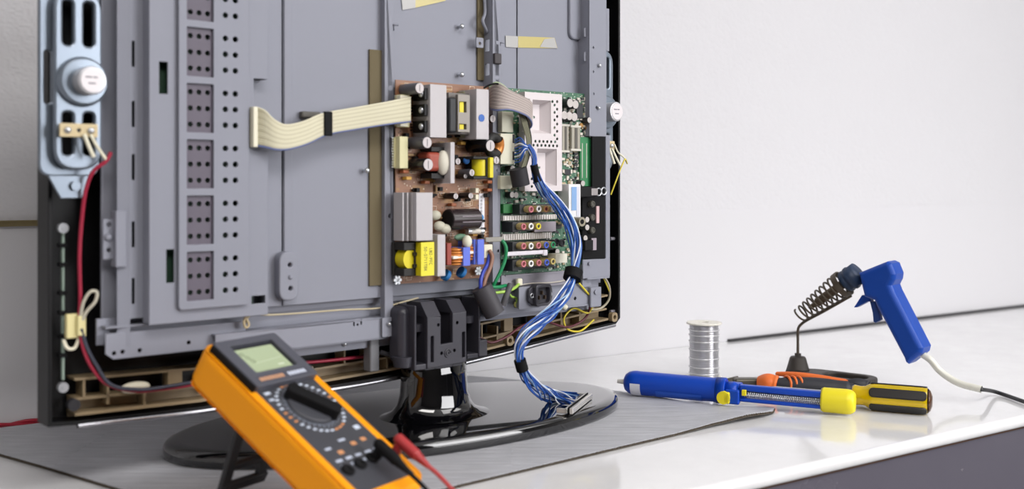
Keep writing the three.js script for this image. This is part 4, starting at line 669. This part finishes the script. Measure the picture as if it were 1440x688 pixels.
  add(mm, 'kickstand', [0, 1].map((k) => { const p = [[8 + k * 44, -62, -38], [6 + k * 48, -78, -112]], A = V(...p[0]), B = V(...p[1]), d = B.clone().sub(A); return new THREE.BoxGeometry(11 * U, d.length(), 5 * U).applyQuaternion(new THREE.Quaternion().setFromUnitVectors(new THREE.Vector3(0, 1, 0), d.clone().normalize())).translate((A.x + B.x) / 2, (A.y + B.y) / 2, (A.z + B.z) / 2); }).concat([bx(31, -77, -108, 62, 6, 12, 1.5), bx(31, -72, -86, 46, 6, 8, 1.5)]), M(0x17171b, 0.5), 'black kickstand');
  // test leads: right angled plug and cord
  const lead = (name, label, m, px, py, cord) => {
    const t = thing(name, label, 'test lead'); t.quaternion.copy(mm.quaternion); t.position.copy(mm.position);
    add(t, 'plug', [cz(px, py, 17, 5, 12, 18), at(new THREE.CapsuleGeometry(5.4 * U, 22 * U, 6, 16), px, py + 4 - 12, 17), at(new THREE.CylinderGeometry(4.4 * U, 2.4 * U, 14 * U, 14), px, py - 30, 17)], m);
    add(t, 'cord', tb([[px, py - 34, 17], ...cord], 2.1, 50, 8), m);
    return t;
  };
  lead('test_lead', 'black test lead plugged into the yellow multimeter', blackMatte, 52, -184, [[56, -235, 14], [62, -262, 8], [68, -290, 8], [78, -330, 28]]);
  lead('test_lead', 'red test lead plugged into the yellow multimeter', M(0xa82f31, 0.42), 80, -186, [[84, -232, 15], [92, -262, 8], [100, -290, 8], [110, -330, 28]]);
}
// ---------------------------------------------------------------- red wire by the wall
add(thing('red_wire', 'twisted red wire lying along the wall behind the television', 'wire'), 'wire', [0, 1].map((k) => { const p = []; for (let i = 0; i <= 40; i++) { const t = i / 40, x = -760 + 330 * t, z = -1281 - 226 * t + 3 * Math.sin(t * 9); p.push([x, 4 + 2 * Math.cos(t * 30 + k * Math.PI), z + 2.2 * Math.sin(t * 30 + k * Math.PI)]); } return tb(p, 2.3, 120, 7); }), M(0xa3172f, 0.35));
// ---------------------------------------------------------------- solder spool
{
  const s = thing('solder_spool', 'reel of bright solder wire with white flanges', 'solder spool', [308.2,606.2,-1712].map((q, i) => (i === 1 ? 0 : q * U)));
  add(s, 'flange', lathe([[9, 86], [9, 89], [27.5, 89], [28, 88], [28, 86.6], [27, 86], [9, 86]], 48), whitePlastic, 'white top flange');
  add(s, 'flange', lathe([[0, 0], [27, 0], [28, 1], [28, 2.6], [27, 3], [0, 3]], 48), whitePlastic, 'white bottom flange');
  add(s, 'core', lathe([[9, 3], [9, 89], [7, 89], [7, 3]], 24), whitePlastic);
  const wire = M(0xb9b9bd, 0.3, 0.75), prof = []; for (let k = 0; k <= 120; k++) prof.push([22.6 + 0.7 * Math.abs(Math.sin(k * Math.PI / 2.5)), 3 + k * 82 / 120]);
  add(s, 'solder_winding', lathe(prof, 48), wire, 'bright solder winding');
  for (const y of [77, 69, 59, 46, 32, 18, 8]) add(s, 'divider_ring', tor('y', 0, y, 0, 23.6, 1.1, 48, 8), M(0xd8d8da, 0.25, 0.5));
}
// ---------------------------------------------------------------- desoldering pump
const along = (name, label, cat, A, B) => { const t = thing(name, label, cat), d = B.clone().sub(A); t.position.copy(A); t.quaternion.setFromRotationMatrix(new THREE.Matrix4().makeBasis(d.clone().normalize(), new THREE.Vector3(0, 1, 0).addScaledVector(d.clone().normalize(), -d.clone().normalize().y).normalize(), new THREE.Vector3().crossVectors(d.clone().normalize(), new THREE.Vector3(0, 1, 0)).normalize())); return t; };
const turned = (prof, seg = 32) => lathe(prof.map(([x, r]) => [r, x]), seg).rotateZ(-Math.PI / 2);   // profile along the x axis
{
  const p = along('desoldering_pump', 'blue desoldering pump with yellow button and yellow knob', 'desoldering pump', V(158, 23, -1556), V(456, 19, -1428));
  const blue = M(0x0640ac, 0.35, 0, { specularIntensity: 0.7 }), yel = M(0xe3d31c, 0.45);
  add(p, 'nozzle', turned([[-4, 0], [-4, 3], [9, 3.8]], 18), M(0xd9d6d0, 0.4), 'white nozzle');
  add(p, 'barrel', [turned([[7, 0], [7, 8], [9, 12], [14, 15.5], [20, 17.2], [26, 17.6], [27, 17.2], [138, 16.8], [139, 17.6], [151, 17.8], [152, 16], [152, 0]], 40), turned([[142, 0], [142, 18.3], [154, 18.3], [155, 17], [155, 0]], 40)], blue, 'blue barrel');
  add(p, 'print_panel', [at(new THREE.CylinderGeometry(17.7 * U, 17.7 * U, 66 * U, 14, 1, true, 0.35, 0.8).rotateZ(-Math.PI / 2), 90, 0, 0)], M(0x1450bd, 0.3, 0, { side: THREE.DoubleSide }), 'raised lettering panel');
  add(p, 'sticker', at(new THREE.CylinderGeometry(17.9 * U, 17.9 * U, 15 * U, 20, 1, true, 0, 1.5).rotateZ(-Math.PI / 2).rotateX(-0.1), 27, 0, 0), M(0xd6d6de, 0.5, 0, { side: THREE.DoubleSide }), 'pale sticker');
  add(p, 'end_cap', [turned([[154, 0], [154, 13], [166, 14], [172, 11], [174, 0]], 28), bx(166, 5, -10, 18, 12, 16, 2.5), bx(166, -5, 11, 20, 20, 12, 2.5), bx(178, 0, 0, 10, 16, 14, 2)], blue, 'blue end cap');
  add(p, 'release_button', [at(new THREE.CylinderGeometry(9 * U, 9 * U, 8 * U, 24).rotateX(Math.PI / 2), 155, -6, 18), bx(159, -6, 18, 9, 16, 8, 2)], yel, 'yellow release button');
  add(p, 'latch', bx(182, 2, 12, 6, 8, 6, 1), yel, 'yellow latch');
  for (const [y, z] of [[7.6, 4], [-9, 4]]) add(p, 'plunger_rail', bx(234, y, z, 118, y > 0 ? 8 : 5, 12, 2), blue);
  add(p, 'plunger_rod', turned([[170, 0], [170, 2.4], [292, 2.4], [292, 0]], 12), steel);
  { const q = []; for (let i = 0; i <= 40 * 8; i++) { const t = i / (40 * 8); q.push([178 + 110 * t, -1 + 4.6 * Math.cos(i / 8 * Math.PI * 2), 3 + 4.6 * Math.sin(i / 8 * Math.PI * 2)]); } add(p, 'spring', tb(q, 0.75, 640, 5), steel, 'bright coil spring'); }
  add(p, 'plunger_knob', [turned([[284, 0], [284, 15], [287, 16.5], [317, 16.8], [322, 16.2], [326, 14], [328, 11.5], [328, 2], [326.5, 1.6], [326.5, 0]], 36)], yel, 'yellow plunger knob');
}
// ---------------------------------------------------------------- screwdriver
{
  const s = along('screwdriver', 'screwdriver with clear yellow handle and black grip panels', 'screwdriver', V(564, 18.6, -1437), V(476, 19, -1476));
  const amber = M(0xf0cf10, 0.08, 0, { transmission: 0.45, thickness: 0.02, ior: 1.5, attenuationColor: new THREE.Color(0xf0c818), attenuationDistance: 0.06 }), GRIP = -Math.PI / 2 + Math.PI / 5 - 0.12;
  add(s, 'handle', turned([[-2, 0], [-2, 8], [0, 13], [4, 17], [10, 18.3], [72, 18.3], [78, 17], [84, 13.5], [90, 13], [98, 14], [101, 12.5], [101, 0]], 36), amber, 'clear yellow handle');
  for (let k = 0; k < 5; k++) { const q = k / 5 * Math.PI * 2 + GRIP; add(s, 'grip_panel', at(plate(rrect(0, 0, 74, 13.5, 6.4), [], 2.2, 4.4, 1.2).rotateX(-Math.PI / 2).translate(41 * U, 16.8 * U, 0).rotateX(q), 0, 0, 0), M(0x15110f, 0.3), 'black grip panel'); }
  add(s, 'end_cap', turned([[-2.4, 0], [-2.4, 7], [0, 13.4], [3.6, 17], [5, 0]], 28), M(0x4a2c14, 0.12), 'dark amber end');
  add(s, 'blade', [turned([[95, 0], [95, 3.2], [205, 3.2], [214, 2], [214, 0]], 14)], steel, 'steel blade');
}
// ---------------------------------------------------------------- pliers
{
  const p = thing('pliers', 'pliers with orange and black rubber handles', 'pliers');
  const orange = M(0xdd6c2a, 0.5), grip = M(0x26272d, 0.6);
  const hnd = (pts, r0) => { const c = curve(pts), g = new THREE.TubeGeometry(c, 40, U, 14), pos = g.attributes.position, K = 15, v = new THREE.Vector3(); for (let i = 0; i <= 40; i++) { const q = c.getPointAt(i / 40), t = i / 40, r = r0 * (0.72 + 0.5 * Math.sin(Math.min(1, t * 1.25) * Math.PI * 0.75)) * (t > 0.94 ? 0.8 : 1); for (let k = 0; k < K; k++) { v.fromBufferAttribute(pos, i * K + k).sub(q).multiplyScalar(r); v.y *= 0.85; v.add(q); pos.setXYZ(i * K + k, v.x, v.y, v.z); } } g.computeVertexNormals(); return g; };
  const cap = (q, r) => sph(q[0], q[1], q[2], r, r * 0.85, r);
  const f0 = [365.7,17,-1585.4], f1 = [388.3,17,-1574.2], f2 = [437.6,15,-1562.7], f3 = [475.9,14,-1551.7], f4 = [494.8,13,-1546.2];
  const r0 = [401.7,24,-1611.1], r1 = [418,25,-1599.6], r2 = [453.4,23,-1581.5], r3 = [494.5,20,-1558.3], r4 = [515.4,18,-1552.4];
  add(p, 'handle_grip', [hnd([f1, f2, f3, f4], 12.4), cap(f4, 9)], grip, 'black front grip');
  add(p, 'handle_sleeve', [hnd([f0, [(f0[0] + f1[0]) / 2, 17, (f0[2] + f1[2]) / 2], f1, [f1[0] + 4, 16.5, f1[2] + 2]], 13)], orange, 'orange front sleeve');
  for (const t of [0.16, 0.32, 0.48]) { const c = [f1[0] + (f2[0] - f1[0]) * t + 9, 16.3, f1[2] + (f2[2] - f1[2]) * t + 3]; add(p, 'grip_band', at(new THREE.TorusGeometry(11.6 * U, 1.9 * U, 8, 24).rotateY(Math.PI / 2 + 0.25), ...c), orange, 'orange grip band'); }
  add(p, 'handle_sleeve', [hnd([r0, r1, r2, r3], 5.4), cap(r0, 4)], orange, 'orange rear sleeve');
  add(p, 'handle_grip', [hnd([[r3[0] - 4, r3[1], r3[2]], [(r3[0] + r4[0]) / 2, 19, (r3[2] + r4[2]) / 2], r4, [r4[0] + 4, 17.5, r4[2] + 2]], 8.5)], grip, 'black rear grip end');
  const h = [349.3,14,-1607.1];
  add(p, 'jaw', [bx((h[0] + f0[0]) / 2 - 4, 14, (h[2] + f0[2]) / 2 - 4, 42, 12, 20, 4), at(new THREE.ConeGeometry(8 * U, 34 * U, 14).rotateZ(Math.PI / 2), h[0] - 24, 12, h[2] - 10)], M(0x5f5a50, 0.4, 0.6), 'dark steel jaws');
}
// ---------------------------------------------------------------- soldering iron stand
const STAND_AT = [0.495, 0, -1.65], STAND_TURN = -40 * Math.PI / 180;
const ironAxisA = V(-53.9,102.9,0), ironAxisB = V(18.2,157.8,0);
{
  const s = thing('soldering_stand', 'dark metal soldering iron stand with coiled spring holder', 'iron stand', STAND_AT, STAND_TURN);
  const dark = M(0x3f3b37, 0.55, 0.25), wireM = M(0x5c5348, 0.45, 0.55);
  const base = rrect(6, 0, 124, 62, 30);
  add(s, 'base', plate(base, [rrect(22, 0, 66, 38, 18, THREE.Path)], 17, 17, 2.5, 10).rotateX(-Math.PI / 2), dark, 'dark cast base ring');
  add(s, 'base_floor', plate(rrect(6, 0, 118, 56, 27), [], 5, 4, 0.5, 10).rotateX(-Math.PI / 2), M(0x2c2927, 0.6));
  const [rx] = [-56.3,62.2];
  add(s, 'socket_cone', lathe([[0, 14], [19, 14], [17, 20], [12.5, 36], [11, 38], [5, 38], [5, 43], [0, 43]], 28).translate(rx * U, 0, 0), dark, 'cone socket');
  add(s, 'support_rod', [tb([[rx, 38, 0], [rx, 60, 0], [rx, 78, 0], [-55.1,83.7,0], [-49.1,90.9,0], [-11.5,114,0], [30.6,140.1,0]], 2.3, 60, 8)], wireM, 'bent support rod');
  const ax = ironAxisB.clone().sub(ironAxisA), len = ax.length(), d = ax.clone().normalize(), n1 = new THREE.Vector3(-d.y, d.x, 0), n2 = new THREE.Vector3(0, 0, 1), q = [];
  const turns = 9, K = turns * 16;
  for (let i = 0; i <= K; i++) { const t = i / K, r = (11 + 9 * t) * U, w = t * turns * Math.PI * 2; q.push(ironAxisA.clone().addScaledVector(d, t * len * 0.94).addScaledVector(n1, Math.cos(w) * r).addScaledVector(n2, Math.sin(w) * r)); }
  add(s, 'spring_holder', new THREE.TubeGeometry(new THREE.CatmullRomCurve3(q), K * 2, 1.55 * U, 7), wireM, 'coiled spring holder');
  { const g = new THREE.CylinderGeometry(21 * U, 21 * U, 9 * U, 36, 1, true), h = new THREE.CylinderGeometry(19 * U, 19 * U, 9 * U, 36, 1, true), rr = new THREE.RingGeometry(19 * U, 21 * U, 36).rotateX(-Math.PI / 2), r1 = rr.clone().translate(0, 4.5 * U, 0), r2 = rr.clone().translate(0, -4.5 * U, 0);
    const o = add(s, 'holder_ring', [g, h, r1, r2], M(0x5c5348, 0.45, 0.55, { side: THREE.DoubleSide }), 'flat mouth ring'); o.quaternion.setFromUnitVectors(new THREE.Vector3(0, 1, 0), d); o.position.copy(ironAxisA).addScaledVector(d, len * 0.97); }
}
// ---------------------------------------------------------------- soldering gun
{
  const g = thing('soldering_gun', 'blue pistol grip soldering gun resting in the spring stand', 'soldering iron', STAND_AT, STAND_TURN);
  const blue = M(0x08409c, 0.42, 0, { specularIntensity: 0.7 }), T = 44;
  const d = ironAxisB.clone().sub(ironAxisA).normalize(), turnTo = (geo, p) => geo.applyQuaternion(new THREE.Quaternion().setFromUnitVectors(new THREE.Vector3(0, 1, 0), d)).translate(p.x, p.y, p.z);
  const body = poly([[49.6,177.4], [84.1,192.9], [92.6,196.5], [99,193.7], [105.3,178.3], [104.2,169.9], [100,161.3], [103.2,153.1], [145.4,73.8], [143.4,65.4], [124,47.8], [119.8,50.5], [117.8,56.5], [77.7,128.2], [73.4,137.4], [58.3,141.7]]);
  add(g, 'body', plate(body, [], T / 2, T, 8, 6), blue, 'blue pistol grip body');
  add(g, 'trigger_guard', plate(poly([[49.5,142.5], [37.3,123.2], [41.8,123.5], [58.3,133.4], [63.8,133.8], [60.5,143.2]]), [], 7, 14, 1.5), blue);
  add(g, 'trigger', plate(poly([[61.6,133.6], [65.9,116.8], [67,104], [70.3,102.2], [77.9,107.1], [75.7,117.6], [69.2,134.2]]), [], 6, 12, 1.5), M(0x0f3a82, 0.45), 'blue trigger');
  const at1 = (f) => ironAxisA.clone().addScaledVector(d, f);
  const end = ironAxisA.distanceTo(ironAxisB);
  add(g, 'collar', turnTo(lathe([[0, -6], [15, -6], [17.5, -3], [17.5, 1], [16, 2], [16, 5], [18.5, 6], [18.5, 10], [17, 11], [17, 22], [0, 22]], 30), at1(end + 0.008)), M(0x1f3350, 0.5), 'dark blue collar');
  add(g, 'barrel', turnTo(lathe([[0, -74], [3.5, -73], [4.2, -60], [7, -56], [7, -4], [9, -2], [9, 2], [0, 2]], 22), at1(end + 0.004)), M(0x6a5d4d, 0.45, 0.6), 'heat stained metal barrel');
  add(g, 'strain_relief', tb([[136.8,62,0], [149.1,55,0], [163.3,40,0], [187.2,26.4,0], [220.2,20.4,0]], 5.2, 40, 12), M(0xd2d1c6, 0.25, 0, { clearcoat: 0.5 }), 'clear strain relief sleeve');
  add(g, 'power_cord', tb([[208.7,21.4,0], [219.3,20.7,0], [220.3,5,-75], [267.4,4,-34.9], [325.5,4,18.8], [389,4,42.2]], 2.9, 60, 10), M(0x1b1b1e, 0.45), 'black power cord');
}
renderer.render(scene, camera);
